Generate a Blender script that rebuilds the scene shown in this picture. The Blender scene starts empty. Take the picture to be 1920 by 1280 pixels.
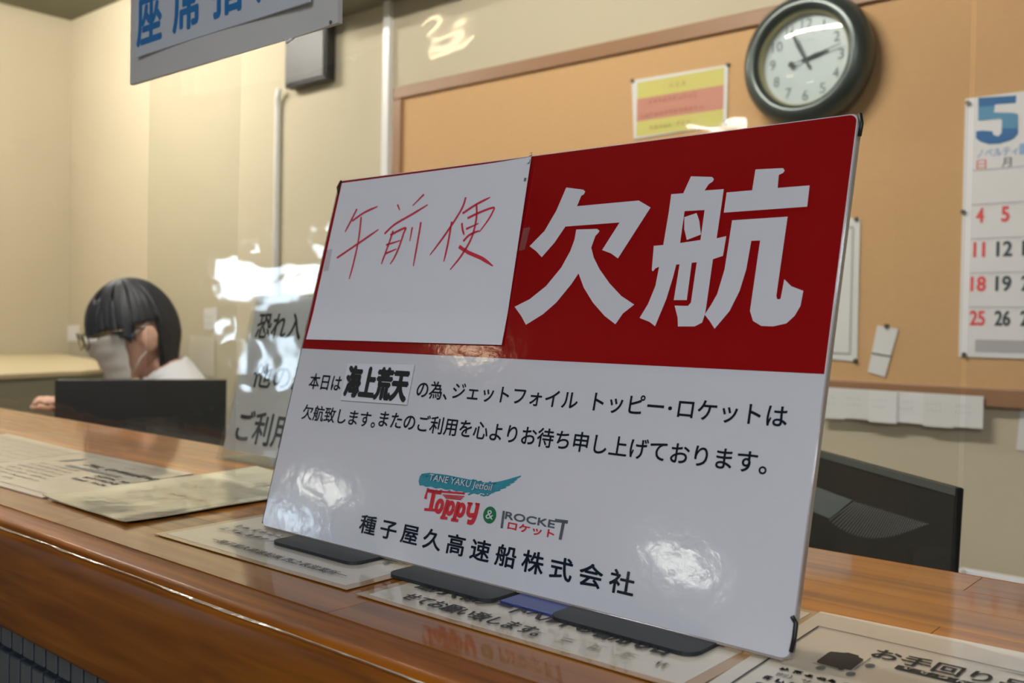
import bpy, bmesh, math, random
from mathutils import Vector, Matrix, noise
random.seed(7)
S = bpy.context.scene
COL = S.collection
V = Vector

# ------------------------------------------------------------------ camera
F = 1790.0                                   # focal length in pixels of the 1920 px wide frame
CAM = V((0, 0, 1.2))
RT = V((.75928371, .65051092, .0179941)).normalized()
FW = V((-.65025921, .7594939, -.01822019)).normalized()
UP = RT.cross(FW).normalized()
cd = bpy.data.cameras.new('camera'); cam = bpy.data.objects.new('camera', cd); COL.objects.link(cam)
cam.matrix_world = Matrix(((RT.x, UP.x, -FW.x, 0), (RT.y, UP.y, -FW.y, 0), (RT.z, UP.z, -FW.z, 1.2), (0, 0, 0, 1)))
cd.sensor_width = 36; cd.lens = 36 * F / 1920; cd.clip_start = .02; cd.clip_end = 60
cd.dof.use_dof = True; cd.dof.focus_distance = .62; cd.dof.aperture_fstop = 10.5
S.camera = cam
S.view_settings.view_transform = 'Standard'; S.view_settings.look = 'None'
S.view_settings.gamma = 1; S.view_settings.use_curve_mapping = False
S.view_settings.exposure = 0.0

# ------------------------------------------------------------------ world (overcast sky outside the entrance)
W = bpy.data.worlds.new('world'); S.world = W; W.use_nodes = True
bg = W.node_tree.nodes['Background']; bg.inputs[0].default_value = (.72, .86, 1, 1); bg.inputs[1].default_value = 22

def area(name, loc, size, power, color, rot=(0, 0, 0), sy=None):
    l = bpy.data.lights.new(name, 'AREA'); l.energy = power; l.color = color
    l.shape = 'RECTANGLE'; l.size = size; l.size_y = sy or size
    o = bpy.data.objects.new(name, l); o.location = loc; o.rotation_euler = rot; COL.objects.link(o)
    return o
OFFICE = (1, .94, .86); LOBBY = (.90, .93, 1)
area('lobby_fill_light', (1.3, -1.7, 2.70), 1.3, 62, LOBBY, sy=.4)  # unseen fill lights added to brighten the lobby side of the sign
area('lobby_fill_light', (1.2, -3.6, 2.70), 1.3, 115, LOBBY, sy=.4)

# ------------------------------------------------------------------ helpers
def s2l(c):
    return tuple(((x / 255) / 12.92 if x / 255 <= .04045 else ((x / 255 + .055) / 1.055) ** 2.4) for x in c)

def ray(x, y):
    return FW + RT * ((x - 960) / F) - UP * ((y - 640) / F)
def hit(x, y, p, n):
    r = ray(x, y); n = V(n)
    return CAM + r * ((V(p) - CAM).dot(n) / r.dot(n))
def onY(x, y, Y): return hit(x, y, (0, Y, 0), (0, 1, 0))
def onZ(x, y, Z): return hit(x, y, (0, 0, Z), (0, 0, 1))

def mat(name, rgb, rough=.6, metal=0, coat=0, spec=.5, lin=False, emit=None, es=0, bump=None, var=None, croug=.08):
    m = bpy.data.materials.new(name); m.use_nodes = True
    nt = m.node_tree; b = nt.nodes['Principled BSDF']
    c = rgb if lin else s2l(rgb)
    b.inputs['Base Color'].default_value = (*c, 1)
    b.inputs['Roughness'].default_value = rough; b.inputs['Metallic'].default_value = metal
    b.inputs['Coat Weight'].default_value = coat; b.inputs['Coat Roughness'].default_value = croug
    b.inputs['Specular IOR Level'].default_value = spec
    if emit:
        b.inputs['Emission Color'].default_value = (*emit, 1); b.inputs['Emission Strength'].default_value = es
    if bump or var:
        tc = nt.nodes.new('ShaderNodeTexCoord')
        n = nt.nodes.new('ShaderNodeTexNoise'); n.inputs['Scale'].default_value = (bump or var)[0]; n.inputs['Detail'].default_value = 4
        nt.links.new(tc.outputs['Object'], n.inputs['Vector'])
        if bump:
            bp = nt.nodes.new('ShaderNodeBump'); bp.inputs['Strength'].default_value = bump[1]; bp.inputs['Distance'].default_value = bump[2]
            nt.links.new(n.outputs['Fac'], bp.inputs['Height']); nt.links.new(bp.outputs[0], b.inputs['Normal'])
            if coat: nt.links.new(bp.outputs[0], b.inputs['Coat Normal'])
        if var:
            r = nt.nodes.new('ShaderNodeMapRange'); r.inputs['To Min'].default_value = 1 - var[1]; r.inputs['To Max'].default_value = 1 + var[1]
            nt.links.new(n.outputs['Fac'], r.inputs['Value'])
            mx = nt.nodes.new('ShaderNodeVectorMath'); mx.operation = 'SCALE'; mx.inputs[0].default_value = c
            nt.links.new(r.outputs[0], mx.inputs['Scale']); nt.links.new(mx.outputs[0], b.inputs['Base Color'])
    return m

def wood(name, c1, c2, rough, coat, scale=(2.2, 40, 40), randomise=.0, croug=.1, bump=.0):
    m = bpy.data.materials.new(name); m.use_nodes = True; nt = m.node_tree; b = nt.nodes['Principled BSDF']
    tc = nt.nodes.new('ShaderNodeTexCoord'); mp = nt.nodes.new('ShaderNodeMapping'); mp.inputs['Scale'].default_value = scale
    oi = nt.nodes.new('ShaderNodeObjectInfo')
    ml = nt.nodes.new('ShaderNodeMath'); ml.operation = 'MULTIPLY'; ml.inputs[1].default_value = 37
    nt.links.new(oi.outputs['Random'], ml.inputs[0])
    cb = nt.nodes.new('ShaderNodeCombineXYZ'); nt.links.new(ml.outputs[0], cb.inputs[0]); nt.links.new(ml.outputs[0], cb.inputs[1])
    nt.links.new(tc.outputs['Object'], mp.inputs[0]); nt.links.new(cb.outputs[0], mp.inputs['Location'])
    n = nt.nodes.new('ShaderNodeTexNoise'); n.inputs['Scale'].default_value = 1; n.inputs['Detail'].default_value = 5; n.inputs['Distortion'].default_value = .5
    nt.links.new(mp.outputs[0], n.inputs['Vector'])
    cr = nt.nodes.new('ShaderNodeValToRGB'); cr.color_ramp.elements[0].position = .32; cr.color_ramp.elements[1].position = .68
    cr.color_ramp.elements[0].color = (*s2l(c1), 1); cr.color_ramp.elements[1].color = (*s2l(c2), 1)
    nt.links.new(n.outputs['Fac'], cr.inputs[0])
    r = nt.nodes.new('ShaderNodeMapRange'); r.inputs['To Min'].default_value = 1 - randomise; r.inputs['To Max'].default_value = 1 + randomise
    nt.links.new(oi.outputs['Random'], r.inputs['Value'])
    sc = nt.nodes.new('ShaderNodeVectorMath'); sc.operation = 'SCALE'
    nt.links.new(cr.outputs[0], sc.inputs[0]); nt.links.new(r.outputs[0], sc.inputs['Scale']); nt.links.new(sc.outputs[0], b.inputs['Base Color'])
    b.inputs['Roughness'].default_value = rough; b.inputs['Coat Weight'].default_value = coat; b.inputs['Coat Roughness'].default_value = croug
    b.inputs['Specular IOR Level'].default_value = .15
    if bump:
        bp = nt.nodes.new('ShaderNodeBump'); bp.inputs['Strength'].default_value = bump; bp.inputs['Distance'].default_value = .001
        nt.links.new(n.outputs['Fac'], bp.inputs['Height']); nt.links.new(bp.outputs[0], b.inputs['Normal']); nt.links.new(bp.outputs[0], b.inputs['Coat Normal'])
    return m

def tag(o, label=None, cat=None, group=None, kind=None):
    for k, v in (('label', label), ('category', cat), ('group', group), ('kind', kind)):
        if v: o[k] = v
    return o
def empty(name, loc, label, cat, group=None):
    o = bpy.data.objects.new(name, None); o.location = loc; o.empty_display_size = .05; COL.objects.link(o)
    return tag(o, label, cat, group)
def wloc(o):
    p = V((0, 0, 0))
    while o: p = p + o.location; o = o.parent
    return p
def mk(name, verts, faces, m, parent=None, loc=None, smooth=False, kind=None):
    """one mesh object from world-space vertices; its origin sits at loc (or at its parent's)"""
    base = wloc(parent) if parent else V((0, 0, 0))
    org = V(loc) if loc is not None else base
    me = bpy.data.meshes.new(name); me.from_pydata([tuple(V(v) - org) for v in verts], [], faces)
    me.materials.append(m)
    if smooth: me.polygons.foreach_set('use_smooth', [True] * len(me.polygons))
    me.update()
    o = bpy.data.objects.new(name, me); COL.objects.link(o)
    if parent: o.parent = parent
    o.location = org - base
    if kind: o['kind'] = kind
    return o
def from_bm(name, bm, m, parent=None, loc=None, smooth=False, kind=None):
    bm.normal_update(); bm.verts.ensure_lookup_table()
    vs = [v.co.copy() for v in bm.verts]; bm.verts.index_update()
    fs = [[v.index for v in f.verts] for f in bm.faces]; bm.free()
    return mk(name, vs, fs, m, parent, loc, smooth, kind)

class Frame:
    """a local frame: P(u, v, h) is a world point"""
    def __init__(s, o, ux, uy):
        s.o = V(o); s.x = V(ux).normalized(); s.y = V(uy).normalized(); s.n = s.x.cross(s.y).normalized()
    def P(s, u, v, h=0): return s.o + s.x * u + s.y * v + s.n * h
    def uv(s, px, py):
        p = hit(px, py, s.o, s.n) - s.o
        return p.dot(s.x), p.dot(s.y)
WORLD = Frame((0, 0, 0), (1, 0, 0), (0, 1, 0))

def bxv(f, a, b, bev=0, seg=2):
    """bmesh of a box between local corners a and b of frame f"""
    bm = bmesh.new(); bmesh.ops.create_cube(bm, size=1)
    c = (V(a) + V(b)) / 2; d = V(b) - V(a)
    for v in bm.verts: v.co = V((c.x + v.co.x * d.x, c.y + v.co.y * d.y, c.z + v.co.z * d.z))
    if bev: bmesh.ops.bevel(bm, geom=bm.edges[:], offset=bev, segments=seg, affect='EDGES', profile=.5)
    for v in bm.verts: v.co = f.P(*v.co)
    return bm
def box(name, a, b, m, parent=None, f=WORLD, bev=0, seg=2, loc=None, kind=None):
    return from_bm(name, bxv(f, a, b, bev, seg), m, parent, loc, kind=kind)
def cyl(bm, a, b, r0, r1=None, n=14, cap=True):
    a, b = V(a), V(b); r1 = r0 if r1 is None else r1
    z = (b - a).normalized(); x = z.orthogonal().normalized(); y = z.cross(x)
    A = [bm.verts.new(a + (x * math.cos(t) + y * math.sin(t)) * r0) for t in [2 * math.pi * i / n for i in range(n)]]
    B = [bm.verts.new(b + (x * math.cos(t) + y * math.sin(t)) * r1) for t in [2 * math.pi * i / n for i in range(n)]]
    for i in range(n): bm.faces.new((A[i], A[(i + 1) % n], B[(i + 1) % n], B[i]))
    if cap: bm.faces.new(A[::-1]); bm.faces.new(B)
def tube(bm, pts, r, n=10):
    pts = [V(p) for p in pts]; rings = []
    x = None
    for i, p in enumerate(pts):
        t = (pts[min(i + 1, len(pts) - 1)] - pts[max(i - 1, 0)]).normalized()
        x = t.orthogonal().normalized() if x is None else (x - t * x.dot(t)).normalized()
        y = t.cross(x)
        rr = r[i] if isinstance(r, (list, tuple)) else r
        rings.append([bm.verts.new(p + (x * math.cos(2 * math.pi * k / n) + y * math.sin(2 * math.pi * k / n)) * rr) for k in range(n)])
    for a, b in zip(rings, rings[1:]):
        for k in range(n): bm.faces.new((a[k], a[(k + 1) % n], b[(k + 1) % n], b[k]))
    bm.faces.new(rings[0][::-1]); bm.faces.new(rings[-1])

def plate(f, pts, h0, h1):
    """solid plate with outline pts in frame f between heights h0 and h1"""
    n = len(pts)
    vs = [f.P(u, v, h0) for u, v in pts] + [f.P(u, v, h1) for u, v in pts]
    fs = [list(range(n))[::-1], [i + n for i in range(n)]] + [[i, (i + 1) % n, (i + 1) % n + n, i + n] for i in range(n)]
    return vs, fs
def rrect(u0, v0, u1, v1, r, n=6):
    out = []
    for cx, cy, a0 in ((u1 - r, v1 - r, 0), (u0 + r, v1 - r, 90), (u0 + r, v0 + r, 180), (u1 - r, v0 + r, 270)):
        for k in range(n + 1):
            a = math.radians(a0 + 90 * k / n); out.append((cx + r * math.cos(a), cy + r * math.sin(a)))
    return out

_tc = {}
def glyphs(body, bold=0., space=1.):
    k = (body, bold, space)
    if k not in _tc:
        c = bpy.data.curves.new('t', 'FONT'); c.body = body; c.offset = bold; c.space_character = space; c.resolution_u = 4
        o = bpy.data.objects.new('t', c); COL.objects.link(o)
        dg = bpy.context.evaluated_depsgraph_get()
        m = bpy.data.meshes.new_from_object(o.evaluated_get(dg))
        vs = [(v.co.x, v.co.y) for v in m.vertices]; fs = [list(p.vertices) for p in m.polygons]
        bpy.data.objects.remove(o); bpy.data.curves.remove(c); bpy.data.meshes.remove(m)
        x0 = min(v[0] for v in vs); x1 = max(v[0] for v in vs); y0 = min(v[1] for v in vs); y1 = max(v[1] for v in vs)
        _tc[k] = ([((x - x0) / (x1 - x0), (y - y0) / (y1 - y0)) for x, y in vs], fs)
    return _tc[k]
def text(f, body, u0, v0, u1, v1, h, m, parent, bold=0., space=1., shear=0., name='lettering'):
    """flat lettering filling the box (u0, v0)-(u1, v1); heavier strokes come from layers shifted by bold * height"""
    vs, fs = glyphs(body, 0, space)
    b = bold * (v1 - v0); out, ff = [], []
    u0 += b; u1 -= b; v0 += b; v1 -= b
    offs = [(0, 0)] if not bold else [(b * math.cos(a), b * math.sin(a)) for a in [2 * math.pi * i / 6 for i in range(6)]] + [(0, 0)]
    for i, (ox, oy) in enumerate(offs):
        n = len(out)
        out += [f.P(u0 + (u1 - u0) * x + shear * y * (v1 - v0) + ox, v0 + (v1 - v0) * y + oy, h + i * .00001) for x, y in vs]
        ff += [[q + n for q in p] for p in fs]
    return mk(name, out, ff, m, parent)
def textpx(f, body, L, Rr, B, T, h, m, parent, **k):
    return text(f, body, f.uv(*L)[0], f.uv(*B)[1], f.uv(*Rr)[0], f.uv(*T)[1], h, m, parent, **k)
def join_sets(sets):
    vs, fs = [], []
    for a, b in sets:
        o = len(vs); vs += a; fs += [[i + o for i in q] for q in b]
    return vs, fs
def poly_set(f, pts, h):
    """triangulated flat polygon"""
    bm = bmesh.new(); vv = [bm.verts.new((u, v, 0)) for u, v in pts]; bm.faces.new(vv)
    bmesh.ops.triangulate(bm, faces=bm.faces[:], ngon_method='EAR_CLIP'); bm.verts.index_update()
    vs = [f.P(v.co.x, v.co.y, h) for v in bm.verts]; fs = [[v.index for v in q.verts] for q in bm.faces]
    bm.free(); return vs, fs
def smooth_line(pts, n=6):
    out = []
    for i in range(len(pts) - 1):
        p0 = pts[max(i - 1, 0)]; p1 = pts[i]; p2 = pts[i + 1]; p3 = pts[min(i + 2, len(pts) - 1)]
        for k in range(n):
            t = k / n
            out.append(tuple(.5 * (2 * p1[j] + (p2[j] - p0[j]) * t + (2 * p0[j] - 5 * p1[j] + 4 * p2[j] - p3[j]) * t * t + (3 * p1[j] - p0[j] - 3 * p2[j] + p3[j]) * t ** 3) for j in (0, 1)))
    out.append(pts[-1]); return out
def ribbon_set(f, pts, w, h, taper=.55, smooth=True):
    p = smooth_line(pts) if smooth and len(pts) > 2 else pts
    vs, fs = [], []; n = len(p)
    for i in range(n):
        a = p[max(i - 1, 0)]; b = p[min(i + 1, n - 1)]
        dx, dy = b[0] - a[0], b[1] - a[1]; L = math.hypot(dx, dy) or 1
        t = i / max(n - 1, 1); ww = w * (taper + (1 - taper) * min(1, 4 * (1 - t))) / 2
        vs += [f.P(p[i][0] - dy / L * ww, p[i][1] + dx / L * ww, h), f.P(p[i][0] + dy / L * ww, p[i][1] - dx / L * ww, h)]
        if i: fs.append([2 * i - 2, 2 * i - 1, 2 * i + 1, 2 * i])
    return vs, fs
def scribble(f, u0, v0, n, size, pitch, h, m, parent, dens=4, w=.12, seed=0, name='lettering', slope=0):
    """lines of writing too small or blurred to read in the photograph: stroke clusters"""
    rd = random.Random(seed); sets = []
    for i in range(n):
        if rd.random() < .06: continue
        cu = u0 + i * pitch; cv = v0 + i * slope
        for k in range(dens):
            if rd.random() < .5: a = (cu + rd.uniform(0, .3) * size, cv + rd.uniform(.1, .95) * size); b = (cu + rd.uniform(.6, .9) * size, a[1] + rd.uniform(-.08, .12) * size)
            else: a = (cu + rd.uniform(.15, .75) * size, cv + rd.uniform(.7, 1) * size); b = (a[0] + rd.uniform(-.3, .2) * size, cv + rd.uniform(0, .3) * size)
            sets.append(ribbon_set(f, [a, b], w * size, h, 1))
    return mk(name, *join_sets(sets), m, parent, kind='stuff')
def rect(f, u0, v0, u1, v1, h, m, parent, name):
    return mk(name, [f.P(u0, v0, h), f.P(u1, v0, h), f.P(u1, v1, h), f.P(u0, v1, h)], [[0, 1, 2, 3]], m, parent)

# ------------------------------------------------------------------ materials
M = {}
M['wall'] = mat('cream_wall', (195, 185, 160), .8, var=(1.3, .03))
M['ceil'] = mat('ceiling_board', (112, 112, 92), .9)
M['floor'] = mat('floor_vinyl', (120, 115, 105), .5)
M['trimw'] = mat('brown_trim', (150, 112, 80), .45)
M['cork'] = mat('cork_cloth', (204, 164, 116), .85, var=(60, .05))
M['white'] = mat('white_paint', (225, 226, 228), .4)
M['duct'] = mat('white_duct', (235, 235, 235), .35)
M['black'] = mat('black_plastic', (8, 10, 12), .45)
M['dark'] = mat('dark_plastic', (26, 32, 34), .45)
M['shell'] = mat('monitor_shell', (9, 11, 12), .5)
M['lit_top'] = mat('lit_top_grey', (70, 78, 76), .5)
M['grey'] = mat('grey_metal', (120, 124, 118), .5)
M['cream'] = mat('cream_laminate', (196, 182, 146), .5)
M['deskgrey'] = mat('grey_green_panel', (128, 128, 108), .7)
M['paper'] = mat('white_paper', (222, 222, 220), .6)
M['paperw'] = mat('warm_paper', (205, 198, 180), .6)
M['lam'] = mat('laminated_paper', (214, 206, 190), .35, coat=1, croug=.06, bump=(9, .25, .004))
M['lamc'] = mat('laminated_greenish_paper', (200, 196, 168), .4, coat=1, croug=.1, bump=(14, .5, .004))
M['film'] = mat('clear_laminate_margin', (176, 140, 96), .3, coat=1, croug=.06, bump=(9, .25, .004))
M['ink'] = mat('black_ink', (26, 26, 30), .5)
M['inkg'] = mat('grey_ink', (96, 98, 98), .5)
M['inkb'] = mat('blue_ink', (52, 78, 105), .5)
M['inkr'] = mat('red_ink', (190, 90, 80), .5)
M['inkf'] = mat('faint_ink', (170, 158, 146), .6)
M['inko'] = mat('pale_orange_ink', (205, 170, 125), .5)
SGB = (5, .10, .006)
M['swhite'] = mat('sign_white_print', (205, 206, 213), .35, coat=.8, spec=.12, croug=.085, bump=(75, .26, .0006))
M['sred'] = mat('sign_red_print', (142, 2, 8), .4, coat=.8, spec=.12, croug=.085, bump=(75, .26, .0006))
M['sink'] = mat('sign_black_print', (18, 26, 40), .4, coat=.8, spec=.12, croug=.085, bump=(75, .26, .0006))
M['teal'] = mat('teal_print', (40, 135, 155), .4, coat=1, croug=.09)
M['navy'] = mat('navy_print', (20, 50, 95), .4, coat=1, croug=.09)
M['logored'] = mat('logo_red_print', (200, 30, 45), .4, coat=1, croug=.09)
M['green'] = mat('green_print', (10, 110, 60), .4, coat=1, croug=.09)
M['lgrey'] = mat('logo_grey_print', (78, 86, 96), .4, coat=1, croug=.09)
M['acr'] = mat('sign_acrylic_rim', (150, 140, 135), .12, coat=1, spec=.8)
M['note'] = mat('note_paper', (212, 213, 222), .7)
M['marker'] = mat('red_marker', (196, 40, 62), .6)
M['hang'] = mat('hanging_board', (198, 198, 196), .6)
M['hangp'] = mat('hanging_poster_paper', (196, 202, 212), .5)
M['blue'] = mat('blue_print', (28, 112, 178), .5)
M['rubber'] = mat('black_stand', (30, 36, 40), .55)
M['bluebox'] = mat('blue_plastic', (28, 52, 120), .35, coat=.4)
M['yel'] = mat('yellow_print', (208, 200, 112), .6)
M['pink'] = mat('salmon_print', (200, 138, 118), .6)
M['ytext'] = mat('olive_text', (176, 160, 96), .6)
M['ptext'] = mat('faded_red_text', (186, 116, 102), .6)
M['clockrim'] = mat('clock_rim_metal', (84, 92, 90), .3, metal=.6)
M['clockface'] = mat('clock_face', (205, 215, 216), .35)
M['gold'] = mat('clock_inner_ring', (190, 180, 130), .3, metal=.6)
M['num'] = mat('clock_numeral_grey', (120, 132, 134), .6)
M['hand'] = mat('clock_hand_dark', (50, 66, 64), .5)
M['cal'] = mat('calendar_paper', (228, 228, 228), .6)
M['calblue'] = mat('calendar_blue', (40, 104, 160), .6)
M['calteal'] = mat('calendar_light_blue', (84, 146, 180), .6)
M['calpale'] = mat('calendar_pale_blue', (150, 180, 220), .6)
M['calred'] = mat('calendar_red', (228, 84, 84), .6)
M['calink'] = mat('calendar_ink', (62, 74, 80), .6)
M['calgrey'] = mat('calendar_grey', (178, 178, 180), .6)
M['steel'] = mat('steel_pin', (110, 110, 100), .4, metal=.8)
M['skin'] = mat('skin', (222, 176, 152), .6)
M['mask'] = mat('white_mask_cloth', (214, 214, 206), .8, bump=(40, .2, .002))
M['shirt'] = mat('white_shirt', (236, 238, 244), .75)
M['hair'] = mat('black_hair', (28, 33, 41), .55, bump=(90, .4, .003))
M['glassf'] = mat('glasses_frame', (96, 84, 48), .3, metal=.4)
M['trou'] = mat('dark_trousers', (36, 40, 52), .8)
M['chair'] = mat('chair_fabric', (60, 70, 90), .85)
M['tile'] = mat('dark_blue_tile', (54, 62, 70), .3, coat=.6, var=(8, .1))
M['grout'] = mat('dark_grout', (22, 27, 33), .8)
M['lampw'] = mat('lamp_housing', (230, 230, 230), .5)
M['tubeL'] = mat('lobby_tube', (255, 255, 255), .5, emit=(1, 1, .90), es=55)
M['tubeW'] = mat('warm_tube', (255, 240, 210), .5, emit=(1, .80, .52), es=20)
M['tubeO'] = mat('office_tube', (255, 250, 230), .5, emit=(1, .94, .85), es=203)
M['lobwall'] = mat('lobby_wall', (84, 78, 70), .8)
M['frame'] = mat('aluminium_frame', (120, 122, 124), .4, metal=.6)
M['staves'] = wood('varnished_stave_wood', (120, 68, 10), (170, 106, 28), .4, .8, scale=(3, 60, 60), randomise=.16, croug=.07)
M['edge'] = wood('orange_edge_wood', (104, 54, 0), (166, 94, 4), .5, .08, scale=(5, 90, 90), croug=.14, bump=.25)
M['apron'] = wood('brown_apron_wood', (96, 50, 4), (134, 78, 12), .5, .14, scale=(7, 90, 90), croug=.25, bump=.15)

def glassy(name, tint, rough, haze, hazecol, bump=None, ior=1.45):
    m = bpy.data.materials.new(name); m.use_nodes = True; nt = m.node_tree
    nt.nodes.remove(nt.nodes['Principled BSDF']); out = nt.nodes['Material Output']
    tr = nt.nodes.new('ShaderNodeBsdfTransparent'); tr.inputs[0].default_value = (*tint, 1)
    df = nt.nodes.new('ShaderNodeBsdfDiffuse'); df.inputs[0].default_value = (*hazecol, 1)
    gl = nt.nodes.new('ShaderNodeBsdfGlossy'); gl.inputs['Roughness'].default_value = rough
    fr = nt.nodes.new('ShaderNodeFresnel')
    ge = nt.nodes.new('ShaderNodeNewGeometry'); mr = nt.nodes.new('ShaderNodeMapRange')
    mr.inputs['To Min'].default_value = ior; mr.inputs['To Max'].default_value = 1 / ior
    nt.links.new(ge.outputs['Backfacing'], mr.inputs['Value']); nt.links.new(mr.outputs[0], fr.inputs[0])
    m1 = nt.nodes.new('ShaderNodeMixShader'); m1.inputs[0].default_value = haze
    tl = nt.nodes.new('ShaderNodeBsdfTranslucent'); tl.inputs[0].default_value = (*hazecol, 1)
    m0 = nt.nodes.new('ShaderNodeMixShader'); m0.inputs[0].default_value = .4
    nt.links.new(df.outputs[0], m0.inputs[1]); nt.links.new(tl.outputs[0], m0.inputs[2])
    nt.links.new(tr.outputs[0], m1.inputs[1]); nt.links.new(m0.outputs[0], m1.inputs[2])
    m2 = nt.nodes.new('ShaderNodeMixShader'); nt.links.new(fr.outputs[0], m2.inputs[0])
    nt.links.new(m1.outputs[0], m2.inputs[1]); nt.links.new(gl.outputs[0], m2.inputs[2]); nt.links.new(m2.outputs[0], out.inputs[0])
    if bump:
        tc = nt.nodes.new('ShaderNodeTexCoord'); mp = nt.nodes.new('ShaderNodeMapping'); mp.inputs['Scale'].default_value = bump[3]
        n = nt.nodes.new('ShaderNodeTexNoise'); n.inputs['Scale'].default_value = bump[0]; n.inputs['Detail'].default_value = 3
        bp = nt.nodes.new('ShaderNodeBump'); bp.inputs['Strength'].default_value = bump[1]; bp.inputs['Distance'].default_value = bump[2]
        nt.links.new(tc.outputs['Object'], mp.inputs[0]); nt.links.new(mp.outputs[0], n.inputs['Vector'])
        nt.links.new(n.outputs['Fac'], bp.inputs['Height']); nt.links.new(bp.outputs[0], gl.inputs['Normal'])
    return m
M['vinyl'] = glassy('clear_vinyl', (.93, .94, .92), .045, .009, (.8, .82, .76), (5, .45, .007, (1, 1, 1.6)))
M['vinyl2'] = glassy('clear_vinyl_overlap', (.95, .95, .94), .045, .018, (.8, .82, .76), (5, .45, .007, (1, 1, 1.6)))
M['cardstand'] = glassy('clear_stand_acrylic', (.95, .96, .96), .03, .02, (.9, .9, .9), (5, .5, .008, (1, 1, 1)))
M['pane'] = glassy('window_pane', (.95, .97, .97), .02, .0, (1, 1, 1))
M['dome'] = glassy('clock_glass', (.96, .98, .98), .04, .03, (.9, .95, .95))

# ------------------------------------------------------------------ room shell
ZC = 1.03            # top of the counter
BY = 2.35            # back wall of the office
def struct(name, a, b, m, **k):
    return box(name, a, b, m, kind='structure', loc=a, **k)
struct('floor', (-9.2, -8.2, -.05), (3.6, BY + .1, 0), M['floor'])
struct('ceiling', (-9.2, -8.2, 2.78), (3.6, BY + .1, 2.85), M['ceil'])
struct('wall_back', (-5.26, BY, 0), (3.6, BY + .1, 2.78), M['wall'])
struct('wall_left', (-5.26, .32, 0), (-5.16, BY, 2.78), M['wall'])
struct('wall_right', (3.5, -8.1, 0), (3.6, BY, 2.78), M['wall'])
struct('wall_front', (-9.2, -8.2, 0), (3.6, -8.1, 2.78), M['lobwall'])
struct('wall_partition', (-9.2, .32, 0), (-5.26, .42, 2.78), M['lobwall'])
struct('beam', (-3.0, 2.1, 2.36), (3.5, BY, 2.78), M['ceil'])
# entrance wall of the lobby with its glazing: lower openings stepped to shape the glare on the vinyl, a small fanlight above
wy0, wy1 = -6.15, -4.95
wl = mk('wall_entrance', [], [], M['lobwall']); wl['kind'] = 'structure'
holes = [(-5.42, wy1, .78, 1.17), (-5.95, -5.50, .30, .95), (wy0, wy1, 1.47, 1.86), (-6.5, -5.75, 2.12, 2.36)]
bmw = bmesh.new()
ys = sorted({-8.2, .32} | {v for h in holes for v in h[:2]}); zs = sorted({0, 2.78} | {v for h in holes for v in h[2:]})
for i in range(len(ys) - 1):
    for j in range(len(zs) - 1):
        cy, cz = (ys[i] + ys[i + 1]) / 2, (zs[j] + zs[j + 1]) / 2
        if any(h[0] < cy < h[1] and h[2] < cz < h[3] for h in holes): continue
        b2 = bxv(WORLD, (-9.2, ys[i], zs[j]), (-9.1, ys[i + 1], zs[j + 1]))
        t = bpy.data.meshes.new('t'); b2.to_mesh(t); bmw.from_mesh(t); bpy.data.meshes.remove(t); b2.free()
bmw.to_mesh(wl.data); bmw.free(); wl.data.materials.clear(); wl.data.materials.append(M['lobwall'])
for i, (a, b, c, d) in enumerate(holes):
    w = empty('window_%d' % (i + 1), (-9.15, (a + b) / 2, c), None, None); w['kind'] = 'structure'
    for q in ((a, c, a + .04, d), (b - .04, c, b, d), (a, c, b, c + .04), (a, d - .04, b, d)):
        box('window_frame', (-9.18, q[0], q[1]), (-9.12, q[2], q[3]), M['frame'], w)
    box('pane', (-9.153, a + .02, c + .02), (-9.147, b - .02, d - .02), M['pane'], w)

# lamps: fluorescent fixtures
def lamp(p, q, label, tube_m, group, z=2.78, w=.10):
    p, q = V((p[0], p[1], z)), V((q[0], q[1], z)); c = (p + q) / 2
    e = empty('ceiling_lamp', c, label, 'ceiling lamp', group)
    f = Frame(c, (q - p), V((0, 0, 1)).cross(q - p)); L = (q - p).length / 2
    box('housing', (-L - .04, -w, -.05), (L + .04, w, 0), M['lampw'], e, f, bev=.006)
    if z < 2.78:
        for u_ in (-L * .7, L * .7): box('hanger', (u_ - .008, -.008, -.0), (u_ + .008, .008, 2.78 - z), M['lampw'], e, f)
    bm = bmesh.new()
    cyl(bm, f.P(-L, 0, -.075), f.P(L, 0, -.075), .022); from_bm('tube', bm, tube_m, e, smooth=True)
    return e
lamp((-8.42, -5.5), (-8.33, -6.0), 'fluorescent lamp on the lobby ceiling by the entrance glazing', M['tubeL'], None, z=2.65, w=.07)
lamp((-4.05, -5.6), (-3.75, -6.05), 'fluorescent lamp over the middle of the lobby', M['tubeL'], None, z=2.63, w=.07)
lamp((-3.78, -2.5), (-3.48, -2.56), 'short warm lamp on the lobby ceiling', M['tubeW'], None)
lamp((-4.6, 1.3), (-3.4, 1.3), 'fluorescent lamp on the office ceiling over the left of the office', M['tubeO'], None, w=.16)
lamp((-2.0, .78), (-.95, .78), 'short fluorescent lamp on the office ceiling behind the red and white sign', M['tubeO'], None, w=.16)
for q_, n_ in (((1.3, -1.7), 'near'), ((1.2, -3.6), 'far')):  # housings added around the two unseen fill lights
    e = empty('ceiling_lamp', (q_[0], q_[1], 2.72), 'added flat housing for an unseen lobby fill light, ' + ('nearer' if n_ == 'near' else 'farther') + ' from the counter', 'ceiling lamp')
    box('housing', (q_[0] - .7, q_[1] - .24, 2.705), (q_[0] + .7, q_[1] + .24, 2.78), M['lampw'], e, bev=.005)

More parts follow.
